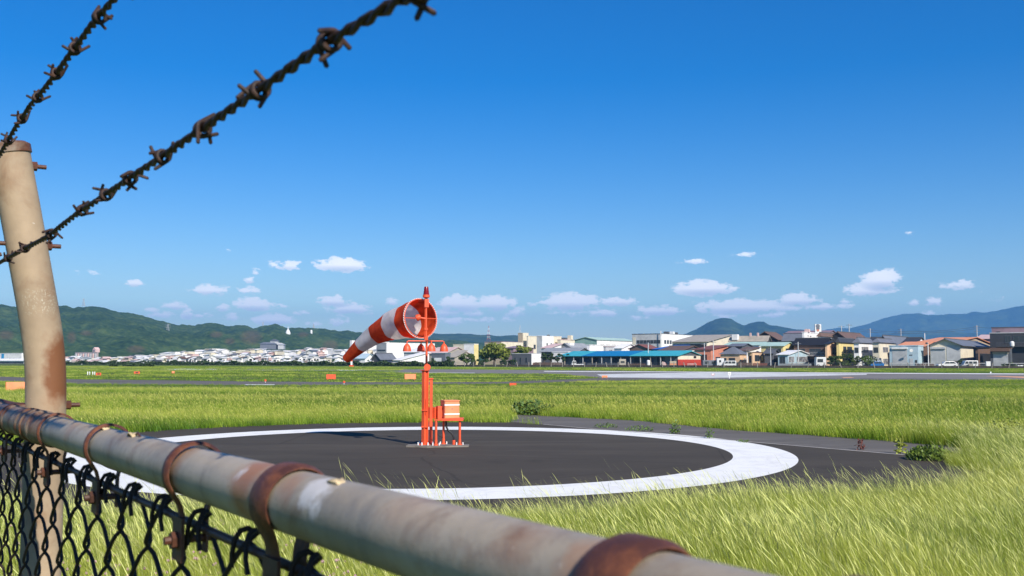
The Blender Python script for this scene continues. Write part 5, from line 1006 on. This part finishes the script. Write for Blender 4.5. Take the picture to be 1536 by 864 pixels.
# the sock
sock = thing('windsock', B0, 'orange and white banded windsock blowing left and drooping at its tail', 'windsock')
AX = [(631, 477.5, -.02, 30), (622, 479.4, .16, 28.2), (612, 481.6, .34, 26.2), (600, 484.6, .54, 23.8), (588, 488.5, .74, 21.4), (577, 493.6, .92, 18.8), (565.5, 500.2, 1.10, 16.2), (553, 508.6, 1.26, 13.6), (541.5, 517.8, 1.42, 11.2), (530, 528.2, 1.56, 8.7), (519.5, 538.0, 1.70, 6.9)]
ctr = [W(a, y, D0 + dd) - B0 for a, y, dd, r_ in AX]; rad = [r_ * (D0 + dd) / F for a, y, dd, r_ in AX]
m_sw, t_, p_ = newmat('sock_white'); c_ = ramp(t_, tex(t_, 7, 5, .6), [(.3, (.80, .77, .77)), (.6, (.94, .92, .91))]); 
def cloth(m, t, p, c):
    t.links.new(c, p.inputs['Base Color']); p.inputs['Roughness'].default_value = .75
    tr = t.nodes.new('ShaderNodeBsdfTranslucent'); t.links.new(c, tr.inputs[0]); mx_ = t.nodes.new('ShaderNodeMixShader'); mx_.inputs[0].default_value = .6
    t.links.new(p.outputs[0], mx_.inputs[1]); t.links.new(tr.outputs[0], mx_.inputs[2]); t.links.new(mx_.outputs[0], t.nodes['Material Output'].inputs[0])
    bump(t, p, tex(t, 16, 5, .6, dist=.8, stretch=(1, 1, .5)), .5, .02)
cloth(m_sw, t_, p_, c_)
m_so, t_, p_ = newmat('sock_orange'); cloth(m_so, t_, p_, ramp(t_, tex(t_, 6, 5, .6), [(.3, (.72, .07, .02)), (.6, (.92, .15, .03))]))
segs = 40; wrn = np.random.default_rng(31)
def ring(i_f):
    i = min(int(i_f), len(ctr) - 2); f_ = i_f - i; c = ctr[i].lerp(ctr[i + 1], f_); r_ = rad[i] * (1 - f_) + rad[i + 1] * f_
    a = ctr[max(i - 1, 0)]; e = ctr[min(i + 2, len(ctr) - 1)]; t = (e - a).normalized()
    if i_f < .01: t = Vector((-.64, .75, -.10)).normalized()
    s_ = t.cross(Vector((0, 0, 1))).normalized(); u = s_.cross(t).normalized(); return c, r_, s_, u
def sock_rings(f0, f1, n, inset=0.0):
    vs = []
    for j in range(n + 1):
        ff = f0 + (f1 - f0) * j / n; c, r_, s_, u = ring(ff)
        for k in range(segs):
            a = 2 * math.pi * k / segs; wob = 1 + .018 * math.sin(3 * a + ff * 2.2) * min(1, ff) + (.02 + .012 * ff / 10) * math.sin(7 * a - ff * 1.7 + math.sin(ff)) * min(1, ff * .5) - .05 * (ff / 10) * max(0, math.sin(a)) - .01 * abs(math.sin(ff * math.pi / 2)) ** .5
            rr = (r_ - inset) * wob; vs.append(c + s_ * rr * math.cos(a) + u * rr * math.sin(a))
    return vs
for bi in range(5):
    n = 8; o1 = sock_rings(bi * 2, bi * 2 + 2, n); i1 = sock_rings(bi * 2, bi * 2 + 2, n, .006); b = MB(); m_ = len(o1)
    fs = [(j * segs + k, j * segs + (k + 1) % segs, (j + 1) * segs + (k + 1) % segs, (j + 1) * segs + k) for j in range(n) for k in range(segs)]
    fi = [tuple(x + m_ for x in q[::-1]) for q in fs]; e1 = [(k, k + m_, (k + 1) % segs + m_, (k + 1) % segs) for k in range(segs)]; e2 = [(n * segs + k, n * segs + (k + 1) % segs, n * segs + (k + 1) % segs + m_, n * segs + k + m_) for k in range(segs)]
    b.add(o1 + i1, fs + fi + e1 + e2); ob_ = b.build('orange_band' if bi % 2 == 0 else 'white_band', m_so if bi % 2 == 0 else m_sw, sock, smooth=True)
# mouth hoop, lacing, spokes, swivel
c, r_, s_, u = ring(0); tz = s_.cross(u)
def circ(rr, dz=0): return [c + s_ * rr * math.cos(a) + u * rr * math.sin(a) + tz * dz for a in [2 * math.pi * k / 48 for k in range(49)]]
b = MB(); b.tube(circ(r_ - .012), .012, 8, False); hoop = b.build('hoop', m_or, sock, True)
b = MB()
for k in range(54):
    a = 2 * math.pi * k / 54; nrm = s_ * math.cos(a) + u * math.sin(a); q = c + nrm * (r_ + .004); tang = (-s_ * math.sin(a) + u * math.cos(a))
    b.tube([q - tang * .018 - tz * .02, q + tang * .012 + nrm * .006, q - nrm * .03 + tang * .018 - tz * .006], .0085, 5)
b.build('lacing', m_white, sock, kind='stuff')
hub = c + tz * 0.0; pole_top = Vector((mx(638.3), 0, mz(478)))
b = MB(); b.lathe([(.02, -.06), (.07, -.04), (.075, .0), (.06, .05), (.02, .07)], 16, hub + Vector((-.06, .02, .02)), mat=Matrix.Rotation(R(70), 3, 'Y')); b.build('swivel', m_or, sock, True)
for a in (0, math.pi):
    b = MB(); b.tube([hub, c + (s_ * math.cos(a) + u * math.sin(a)) * (r_ - .01)], .009, 6); b.build('spoke', m_or, sock)
b = MB(); b.tube([hub + Vector((-.05, 0, .02)), pole_top], .018, 8); b.tube([Vector((mx(636.4), 0.0, mz(463))), Vector((mx(636.2), 0, mz(506)))], .008, 6); b.build('swivel_arm', m_or, sock)

# ------------------------------------------------------------------ the chain link fence in front of the camera
def rust_mat(name, base, rustc, lo, hi, rough=.7, metal=.0, sc=14, spots=True, streak=None):
    m, t, p = newmat(name); n1 = tex(t, sc, 6, .65, coord='World', dist=.4, stretch=streak); n2 = tex(t, sc * 6, 4, .7, coord='World'); n3 = tex(t, sc * .45, 4, .6, coord='World')
    f = N(t, 'ShaderNodeMapRange'); f.inputs[1].default_value = lo; f.inputs[2].default_value = hi; t.links.new(n1, f.inputs[0])
    a = ramp(t, n3, [(.3, tuple(x * .72 for x in base)), (.5, base), (.7, tuple(min(1, x * 1.25) for x in base))])
    r_ = ramp(t, n2, [(.35, tuple(x * .5 for x in rustc)), (.65, rustc)])
    c = mixc(t, f.outputs[0], a, r_); c = mixc(t, M_(t, 'MULTIPLY', n2, .25), c, (.05, .035, .025))
    if spots: c = mixc(t, M_(t, 'MULTIPLY', M_(t, 'GREATER_THAN', n2, .715), .55), c, (.72, .66, .56))
    t.links.new(c, p.inputs['Base Color']); p.inputs['Roughness'].default_value = rough; p.inputs['Metallic'].default_value = metal; bump(t, p, n2, .35, .0015); return m, t, p, c
m_pipe, tP, pP, cP = rust_mat('weathered_pipe', (.42, .345, .25), (.28, .15, .08), .50, .72, sc=13, rough=.5, metal=0)
m_sleeve, *_ = rust_mat('rusty_sleeve', (.26, .19, .13), (.19, .068, .025), .38, .58, sc=26, rough=.55)
m_rust, *_ = rust_mat('dark_rust', (.075, .028, .016), (.15, .045, .02), .4, .6, sc=30, rough=.55, spots=False)
m_band, *_ = rust_mat('band_rust', (.085, .025, .014), (.24, .075, .028), .42, .6, sc=38, rough=.6, spots=False)
m_wire = simple('black_wire_coating', (.022, .012, .008), .8, 0, .3, 60); m_barb, *_ = rust_mat('burnt_rust', (.020, .009, .006), (.085, .032, .016), .40, .66, sc=120, rough=.6, spots=False, metal=.1)
RZ = -.118
Q1 = W(200, 681.5, 1.213); Q2 = W(600, 799.5, .637)
RD3 = (Q2 - Q1) / math.hypot(Q2.x - Q1.x, Q2.y - Q1.y); RSL = RD3.z; RD = Vector((RD3.x, RD3.y, 0))       # towards the camera, to the right
RN = Vector((-RD.y, RD.x, 0))
if RN.y < 0: RN = -RN        # into the airfield
ra = Q1 - RD3 * .55
O = ra - RD3 * 1.2
def sx(px):      # distance along the rail for a photo column
    k = (px - 768) / F; return (k * O.y - O.x) / (RD.x - k * RD.y)
def sxn(px, n):
    k = (px - 768) / F; q = O + RN * n; return (k * q.y - q.x) / (RD.x - k * RD.y)
def RP(s, n=0.0, z=0.0): return O + RD * s + RN * n + Vector((0, 0, z + RSL * s))
print('rail', RD, RSL, O, 's', sx(60), sx(900), 'd', [(round(RP(sx(p)).y, 3)) for p in (10, 60, 200, 600, 900, 1100)])
fence = thing('chain_link_fence', (RP(1.2).x, RP(1.2).y, 0), 'rusty chain link fence with weathered top pipe and bent post in the foreground', 'fence')
FO = fence.location.copy()
def fpart(name, mt, fn, parent=None, smooth=True, **kw):
    b = MB(); fn(b); b.v = [tuple(Vector(q) - FO) for q in b.v]; return b.build(name, mt, parent or fence, smooth, **kw)
rr_ = .0243; PR = .0400; NPOST = rr_ + PR + .0035; s_post = sxn(73, NPOST); s_end = sx(900) + .45; rr = .0243
n_ = 60
fpart('top_rail', m_pipe, lambda b: b.tube([RP(sx(86) - .02 + (s_end - sx(86)) * i / n_) for i in range(n_ + 1)], rr, 48))
fpart('top_rail', m_pipe, lambda b: b.tube([RP(sx(4) * i / 12.0 - 1.0 * (1 - i / 12.0)) for i in range(13)], rr, 40))
fpart('rail_sleeve', m_sleeve, lambda b: b.tube([RP(q) for q in (sx(2), sx(2) + .004, sx(88) - .004, sx(88))], [rr + .0008, rr + .0028, rr + .0028, rr + .0008], 40))
for (px, wd_) in ((8, .016), (30, .010), (52, .010), (60, .006), (70, .012)):
    fpart('sleeve_ridge', m_sleeve, lambda b: b.tube([RP(sx(px) - wd_), RP(sx(px) - wd_ * .6), RP(sx(px) + wd_ * .6), RP(sx(px) + wd_)], [rr + .003, rr + .0055, rr + .0055, rr + .003], 36))
gP = tP.nodes.new('ShaderNodeNewGeometry')
cP = mixc(tP, M_(tP, 'MULTIPLY', M_(tP, 'SUBTRACT', tex(tP, 5, 6, .7, coord='World', dist=.8, stretch=(1, 1, .35)), .5, clamp=True), 4.5, clamp=True), cP, (.20, .175, .145)); cP = mixc(tP, M_(tP, 'MULTIPLY', M_(tP, 'GREATER_THAN', tex(tP, 150, 4, .75, coord='World'), .66), .45), cP, (.12, .08, .05))
def blobP(center, rad, soft, sc=30):
    q = N(tP, 'ShaderNodeVectorMath', operation='DISTANCE'); tP.links.new(gP.outputs['Position'], q.inputs[0]); q.inputs[1].default_value = center
    v = M_(tP, 'ADD', M_(tP, 'DIVIDE', q.outputs['Value'], rad), M_(tP, 'MULTIPLY', M_(tP, 'SUBTRACT', tex(tP, sc, 5, .65, coord='World'), .5), 1.6))
    return M_(tP, 'MULTIPLY', M_(tP, 'SUBTRACT', 1.0, v), soft, clamp=True)
for px, rd, st in ((300, .035, .7), (405, .045, 1.1), (640, .03, .25), (130, .03, .4), (820, .03, .25), (905, .02, .8), (470, .02, .6)):
    cP = mixc(tP, M_(tP, 'MULTIPLY', blobP(tuple(RP(sx(px), -.012, .012)), rd, 1.5), st * .8), cP, (.36, .15, .06))
for px, nz0, rd in ((505, .018, .020), (522, .008, .016), (395, .012, .012), (700, -.012, .006)):
    cP = mixc(tP, M_(tP, 'MULTIPLY', blobP(tuple(RP(sx(px), -.012, nz0)), rd, 2.2, 60), .8), cP, (.68, .64, .60))
tP.links.new(cP, pP.inputs['Base Color'])
# post with its leaning arm
kp = 1.6 ; PB = RP(s_post, NPOST)
px_edges = [(222, 3.5), (240, 7), (300, 21), (360, 34.5), (400, 42.5), (440, 51), (470, 58.5), (500, 65), (525, 69.5), (547, 72), (575, 73), (610, 73)]
arm = []
for py, pxx in px_edges:
    k = (pxx - 768) / F; w_ = (PB.x - k * PB.y) / (-RN.x * -1 - k * RN.y * 1) if False else None
    # P = PB - w*RN ; px(P)=pxx
    w_ = (PB.x - k * PB.y) / (RN.x - k * RN.y); q = PB - RN * w_; v_ = (540 - py) / F * q.y; arm.append(Vector((q.x, q.y, W(pxx, py, q.y).z)))
base_pt = Vector((PB.x, PB.y, 0)); b_ = arm[-1].copy(); b_.z = arm[-1].z - .12
pp = [base_pt, Vector((PB.x, PB.y, 1.2)), Vector((PB.x, PB.y, b_.z))] + arm[::-1]
def resample(p, n):
    L = [0]
    for i in range(1, len(p)): L.append(L[-1] + (p[i] - p[i - 1]).length)
    out = []
    for j in range(n + 1):
        t = L[-1] * j / n; i = max(0, min(len(p) - 2, next((q for q in range(1, len(L)) if L[q] >= t), len(L) - 1) - 1)); f_ = (t - L[i]) / max(L[i + 1] - L[i], 1e-9)
        p0, p1, p2, p3 = p[max(i - 1, 0)], p[i], p[i + 1], p[min(i + 2, len(p) - 1)]; out.append(p1.lerp(p2, f_))
    for _ in range(6): out = [out[0]] + [(out[i - 1] + out[i] * 2 + out[i + 1]) / 4 for i in range(1, n)] + [out[-1]]
    return out
pp = resample(pp, 70)
m_post, t_, p_, c_ = rust_mat('weathered_post', (.43, .315, .20), (.34, .17, .08), .52, .78, sc=9, rough=.7, metal=.0)
g_ = t_.nodes.new('ShaderNodeNewGeometry')
def blob(center, rad3, soft):
    q = N(t_, 'ShaderNodeVectorMath', operation='SUBTRACT'); t_.links.new(g_.outputs['Position'], q.inputs[0]); q.inputs[1].default_value = center
    q2 = N(t_, 'ShaderNodeVectorMath', operation='DIVIDE'); t_.links.new(q.outputs[0], q2.inputs[0]); q2.inputs[1].default_value = rad3
    q3 = N(t_, 'ShaderNodeVectorMath', operation='LENGTH'); t_.links.new(q2.outputs[0], q3.inputs[0])
    nz_ = tex(t_, 22, 5, .6, coord='World'); v = M_(t_, 'ADD', q3.outputs['Value'], M_(t_, 'MULTIPLY', M_(t_, 'SUBTRACT', nz_, .5), 1.1))
    return M_(t_, 'MULTIPLY', M_(t_, 'SUBTRACT', 1.15, v), soft, clamp=True)
stain = blob(tuple(W(90, 550, PB.y - .036)), (.034, .09, .085), 2.4)
stain2 = blob(tuple(W(84, 600, PB.y - .036)), (.034, .06, .035), 1.0)
c2 = mixc(t_, M_(t_, 'MULTIPLY', stain2, .75), c_, (.34, .19, .10)); c2 = mixc(t_, M_(t_, 'MULTIPLY', stain, .97), c2, (.19, .068, .022))
sc_ = blob(tuple(W(58, 452, PB.y - .06)), (.05, .08, .03), 2.0)
fl = tex(t_, 260, 3, .7, coord='World', dist=1.5, stretch=(1, 1, .6)); c2 = mixc(t_, M_(t_, 'MULTIPLY', M_(t_, 'MULTIPLY', sc_, M_(t_, 'GREATER_THAN', fl, .60)), .7), c2, (.62, .58, .46))
t_.links.new(c2, p_.inputs['Base Color'])
post = fpart('post', m_post, lambda b: b.tube(pp, PR, 40))
tp = pp[-1]; td = (pp[-1] - pp[-3]).normalized()
fpart('cap', m_sleeve, lambda b: b.tube([tp - td * .014, tp - td * .013, tp + td * .004, tp + td * .010, tp + td * .013], [PR + .001, PR + .003, PR + .003, PR - .006, .004], 36), post)
bolts = []
def nutbolt(py, pxr, zoff=0):
    i = min(range(len(pp)), key=lambda j: abs(540 - (pp[j].z - H) / pp[j].y * F - py)); c = pp[i]; bolts.append(c)
    a = c + RN * (PR - .004); fpart('nut', m_rust, lambda b: b.tube([a + RN * .003, a + RN * .013], .0098, 6), post, smooth=False)
    fpart('bolt', m_rust, lambda b: b.tube([c - RN * (PR + .012), a + RN * .031], .0048, 10), post); return c
b1 = nutbolt(246, 48); b2 = nutbolt(376, 72); b3 = nutbolt(611, 105)
# U bolt that ties the rail to the post
ub = [b3 - RN * .03]
for a in np.linspace(0, math.pi, 14): ub.append(b3 - RN * (PR + .005 + .034 * math.sin(a) * 1.35) + Vector((0, 0, -.034 + .034 * math.cos(a))) - RD * .030 * (a / math.pi))
fpart('u_bolt', m_rust, lambda b: b.tube([b3 - RN * .02 - RD * 0.0] + [b3 - RN * (PR + .004) - RD * .03, b3 - RN * (PR + .012) - RD * .06] + [RP(sx(-2), -(rr + .008) * math.sin(a), (rr + .008) * math.cos(a)) for a in np.linspace(.2, 2.9, 14)], .0062, 10), post)
# clamps: a strap over the pipe that ends in two legs bolted to the tension bar
DROP = .050
def clamp(px, wd_, mt, tilt=0.0, dr=.003):
    s0 = sx(px); R1 = rr + dr
    def f(b):
        n = 26; vs = []; pr = []
        for a in np.linspace(-2.25, 2.25, n): pr.append((-math.sin(a) * 1.0, math.cos(a)))
        path_ = [(-R1 * math.sin(a), R1 * math.cos(a)) for a in np.linspace(-2.3, 2.3, n)]
        path_ = [(.0105, -DROP - .028), (.0105, -DROP), (.0105, -.040), (.013, -.030)] + path_ + [(-.013, -.030), (-.0105, -.040), (-.0105, -DROP), (-.0105, -DROP - .028)]
        path_ = path_ if path_[0][0] * path_[4][0] > 0 else [(-a, c) for a, c in path_[:4]] + path_[4:-4] + [(-a, c) for a, c in path_[-4:]]
        m_ = len(path_)
        for i, (nn_, zz) in enumerate(path_):
            t0 = path_[min(i + 1, m_ - 1)]; t1 = path_[max(i - 1, 0)]; dx, dz = t0[0] - t1[0], t0[1] - t1[1]; L = math.hypot(dx, dz) or 1; on, oz = dz / L, -dx / L
            if (nn_ * on + zz * oz < 0) and abs(zz) < .035: on, oz = -on, -oz
            if abs(zz) >= .035: on, oz = (1 if nn_ > 0 else -1), 0
            wz = wd_ * (1.0 if zz > -.02 else .75)
            for (k, hgt) in ((-1, 0), (-.6, .0026), (.6, .0026), (1, 0)): vs.append(RP(s0 + k * wz + tilt * zz, nn_ + on * (hgt + .0008), zz + oz * (hgt + .0008)))
            vs.append(RP(s0 + wz + tilt * zz, nn_, zz)); vs.append(RP(s0 - wz + tilt * zz, nn_, zz))
        k = 6; fs = [(i * k + j, i * k + (j + 1) % k, (i + 1) * k + (j + 1) % k, (i + 1) * k + j) for i in range(m_ - 1) for j in range(k)] + [tuple(range(k)), tuple(range((m_ - 1) * k, m_ * k))]
        b.add(vs, fs)
    cl_ = fpart('clamp', mt, f); me = cl_.data
    import bmesh
    bm = bmesh.new(); bm.from_mesh(me); bmesh.ops.recalc_face_normals(bm, faces=bm.faces); bm.to_mesh(me); bm.free()
    fpart('clamp_nut', m_rust, lambda b: b.tube([RP(s0, -.022, -DROP - .014), RP(s0, -.0125, -DROP - .014)], .0085, 6), cl_, smooth=False)
    fpart('clamp_bolt', m_rust, lambda b: b.tube([RP(s0, -.028, -DROP - .014), RP(s0, .028, -DROP - .014)], .004, 8), cl_)
    fpart('clip_plate', m_rust, lambda b: b.box(0, 0, 0, 0, 0, 0) if False else b.add([RP(s0 + a * .016, -.0145 + c * .0015, -DROP + e) for a in (-1, 1) for c in (-1, 1) for e in (-.034, .008)], [(0, 1, 3, 2), (4, 6, 7, 5), (0, 4, 5, 1), (2, 3, 7, 6), (1, 5, 7, 3), (0, 2, 6, 4)]), cl_, smooth=False)
clamp(26, .0055, m_rust); clamp(91, .0060, m_band); clamp(168, .0075, m_band); clamp(297, .0088, m_band); clamp(440, .0190, m_band, .15, .0018); clamp(950, .0165, m_band, .1, .0015); clamp(1290, .012, m_band)
# tension bar and chain link
fpart('tension_bar', m_rust, lambda b: b.tube([RP(-.9, 0, -DROP), RP(s_end, 0, -DROP)], .0042, 10))
def chain():
    A = .0335; PIT = .106; top = -DROP + .006; bot = -.95
    def prof(ph0, nper):
        pts_ = []
        n = 16
        for i in range(int(nper * n) + 1):
            th = 2 * math.pi * i / n + ph0; xx = math.asin(math.sin(th) * .985) / (math.pi / 2); nn_ = .0058 * math.tanh(2.5 * math.cos(th)); pts_.append((A * 1.10 * xx, nn_, -PIT * i / n))
        return pts_
    nper = (top - bot) / PIT
    me = []
    for q in range(2):
        b = MB(); pr = prof(-math.pi / 2 + q * math.pi, nper); P0 = [RD * x + RN * n + Vector((0, 0, z)) for x, n, z in pr]
        # knuckle at the top: the end is bent over its neighbour
        s_ = -1 if q == 0 else 1
        x0 = pr[0][0]; kn = [RD * (x0 - s_ * .020) + RN * -.008 + Vector((0, 0, -.024)), RD * (x0 - s_ * .017) + RN * -.009 + Vector((0, 0, -.012)), RD * (x0 - s_ * .014) + RN * -.008 + Vector((0, 0, .000)), RD * (x0 - s_ * .011) + RN * -.004 + Vector((0, 0, .008)), RD * (x0 - s_ * .007) + RN * .002 + Vector((0, 0, .010)), RD * (x0 - s_ * .003) + RN * .006 + Vector((0, 0, .007))]
        b.tube(kn + P0, .0026, 6); me.append(b.mesh('chain_wire', m_wire, True))
    s = -.75; i = 0
    while s < sx(700) + .25:
        o = bpy.data.objects.new('chain_wire', me[i % 2]); COL.objects.link(o); o.parent = fence; o.location = RP(s, 0, top) - FO; s += 2 * A; i += 1
chain()
# dried petals caught on the rail
m_pet = simple('dried_petal', (.66, .50, .28), .8, var=.3, scale=120)
for px, sc_, lb in ((168, 1.0, 'rounded dried yellow petal lying on the top pipe near the post'), (211, 1.1, 'crumpled dried petal with dark stem on the top pipe, in the middle of three'), (517, .8, 'dried brown petal on the top pipe beside the wide rust band')):
    c = RP(sx(px), -.005, rr - .0035); b = MB(); vs = []; pr_ = np.random.default_rng(int(px))
    for i in range(6):
        for j in range(6):
            vs.append(RD * ((i / 5 - .5) * .026 * sc_) + RN * ((j / 5 - .5) * .012 * sc_ * (1 - .8 * abs(i / 5 - .5))) + Vector((0, 0, 0 + .003 * sc_ * (1 - (2 * i / 5 - 1) ** 2) + pr_.uniform(0, .0022))))
    b.add(vs, [(i * 6 + j, i * 6 + j + 1, (i + 1) * 6 + j + 1, (i + 1) * 6 + j) for i in range(5) for j in range(5)])
    o = b.build('dried_petal', m_pet, None, True, loc=c, label=lb, cat='petal'); mod = o.modifiers.new('thick', 'SOLIDIFY'); mod.thickness = .0016
    if px == 211:
        b = MB(); b.tube([RD * .012 + Vector((0, 0, .004)), RD * .020 + Vector((0, 0, .007)), RD * .034 + Vector((0, 0, .003))], .0012, 6); b.build('stem', m_rust, o)
# barbed wire
def wdep(px, n): return (O + RD * sxn(px, n) + RN * n).y
def barbed(label, keys, barbs, seed, nw0):
    r = np.random.default_rng(seed); nw = nw0
    P0 = [W(px, py, wdep(px, nw)) for px, py in keys]; pts_ = resample(P0, 260)
    t = thing('barbed_wire', P0[0], label, 'barbed wire'); L = [0]
    for i in range(1, len(pts_)): L.append(L[-1] + (pts_[i] - pts_[i - 1]).length)
    def fr(i):
        tn = (pts_[min(i + 1, len(pts_) - 1)] - pts_[max(i - 1, 0)]).normalized(); a = tn.cross(Vector((0, 0, 1))).normalized(); return tn, a, a.cross(tn)
    for ph in (0, math.pi):
        q = []
        for i in range(len(pts_)):
            tn, a, u_ = fr(i); th = 2 * math.pi * L[i] / .052 + ph + .4 * math.sin(L[i] * 17); rad_ = .0023 * (1 + .12 * math.sin(L[i] * 41)); q.append(pts_[i] + (a * math.cos(th) + u_ * math.sin(th)) * rad_)
        b = MB(); b.tube([x - P0[0] for x in q], .0023, 8); b.build('strand', m_barb, t, True)
    for px in barbs:
        i = min(range(len(pts_)), key=lambda j: abs(pts_[j].x / pts_[j].y * F + 768 - px)); c = pts_[i]; tn, a, u_ = fr(i); b = MB(); p0 = r.uniform(0, 6.28)
        for w2 in range(2):
            st = p0 + w2 * (math.pi * .55 + r.uniform(-.3, .3)); sg = 1 if w2 == 0 else -1; hel = []
            for kk in range(20):
                th = st + kk / 19 * 2 * math.pi * 1.45; hel.append(c + (a * math.cos(th) + u_ * math.sin(th)) * .0062 + tn * (sg * (.0045) * (kk / 19 * 2 - 1) + .0035 * (w2 - .5)))
            def tang(th, s2): return (-a * math.sin(th) + u_ * math.cos(th)) * s2
            e0 = hel[0] + (tang(st, -1) * .9 + tn * r.uniform(-.7, .7)).normalized() * r.uniform(.012, .017); e1 = hel[-1] + (tang(st + 2.9 * math.pi, 1) * .9 + tn * r.uniform(-.7, .7)).normalized() * r.uniform(.012, .017)
            full = [e0 + (e0 - hel[0]) * .08, e0] + hel + [e1, e1 + (e1 - hel[-1]) * .08]
            b.tube([x - P0[0] for x in full], [.0004, .0018] + [.0020] * 20 + [.0018, .0004], 7)
        b.build('barb', m_barb, t, True)
nof = lambda c: (c - O).dot(RN) - PR - .006
barbed('lower rusty barbed wire running from the post arm to the top middle',
       [(-60, 425), (-20, 404), (5, 391), (35, 374), (72, 355), (118, 319), (152, 297), (190, 271), (238, 239), (297, 198), (383, 140), (488, 66), (560, 24), (633, -18), (720, -75)],
       [-30, 8, 33, 72, 118, 152, 190, 238, 297, 383, 488, 633], 3, nof(b2))
barbed('upper rusty barbed wire rising steeply from the top of the post',
       [(-60, 300), (-25, 262), (2, 230), (20, 198), (45, 160), (72, 128), (100, 90), (135, 42), (170, 0), (230, -75)],
       [3, 22, 45, 72, 100, 135, 172], 8, nof(b1))
# staples that hold the strands on the arm
for c_b, nm in ((b1, 0), (b2, 1)):
    fpart('wire_hook', m_rust, lambda b: b.tube([c_b - RN * (PR + .002)] + [c_b - RN * (PR + .012 + .012 * math.sin(a)) + Vector((0, 0, -.012 + .012 * math.cos(a))) for a in np.linspace(0, 3.6, 12)], .0042, 8), post)
# ------------------------------------------------------------------ air
hz = bpy.data.materials.new('air_haze'); hz.use_nodes = True; t_ = hz.node_tree; t_.nodes.clear()
pv = t_.nodes.new('ShaderNodeVolumePrincipled'); pv.inputs['Color'].default_value = (.20, .52, 1.0, 1); pv.inputs['Density'].default_value = 1.15e-4; pv.inputs['Anisotropy'].default_value = 0.0
oo = t_.nodes.new('ShaderNodeOutputMaterial'); t_.links.new(pv.outputs[0], oo.inputs['Volume'])
b = MB(); b.box(-9000, 11500, -2200, 12500, -8, 560); b.build('haze', hz, kind='stuff', label='pale blue air haze over the airfield and mountains', cat='haze')
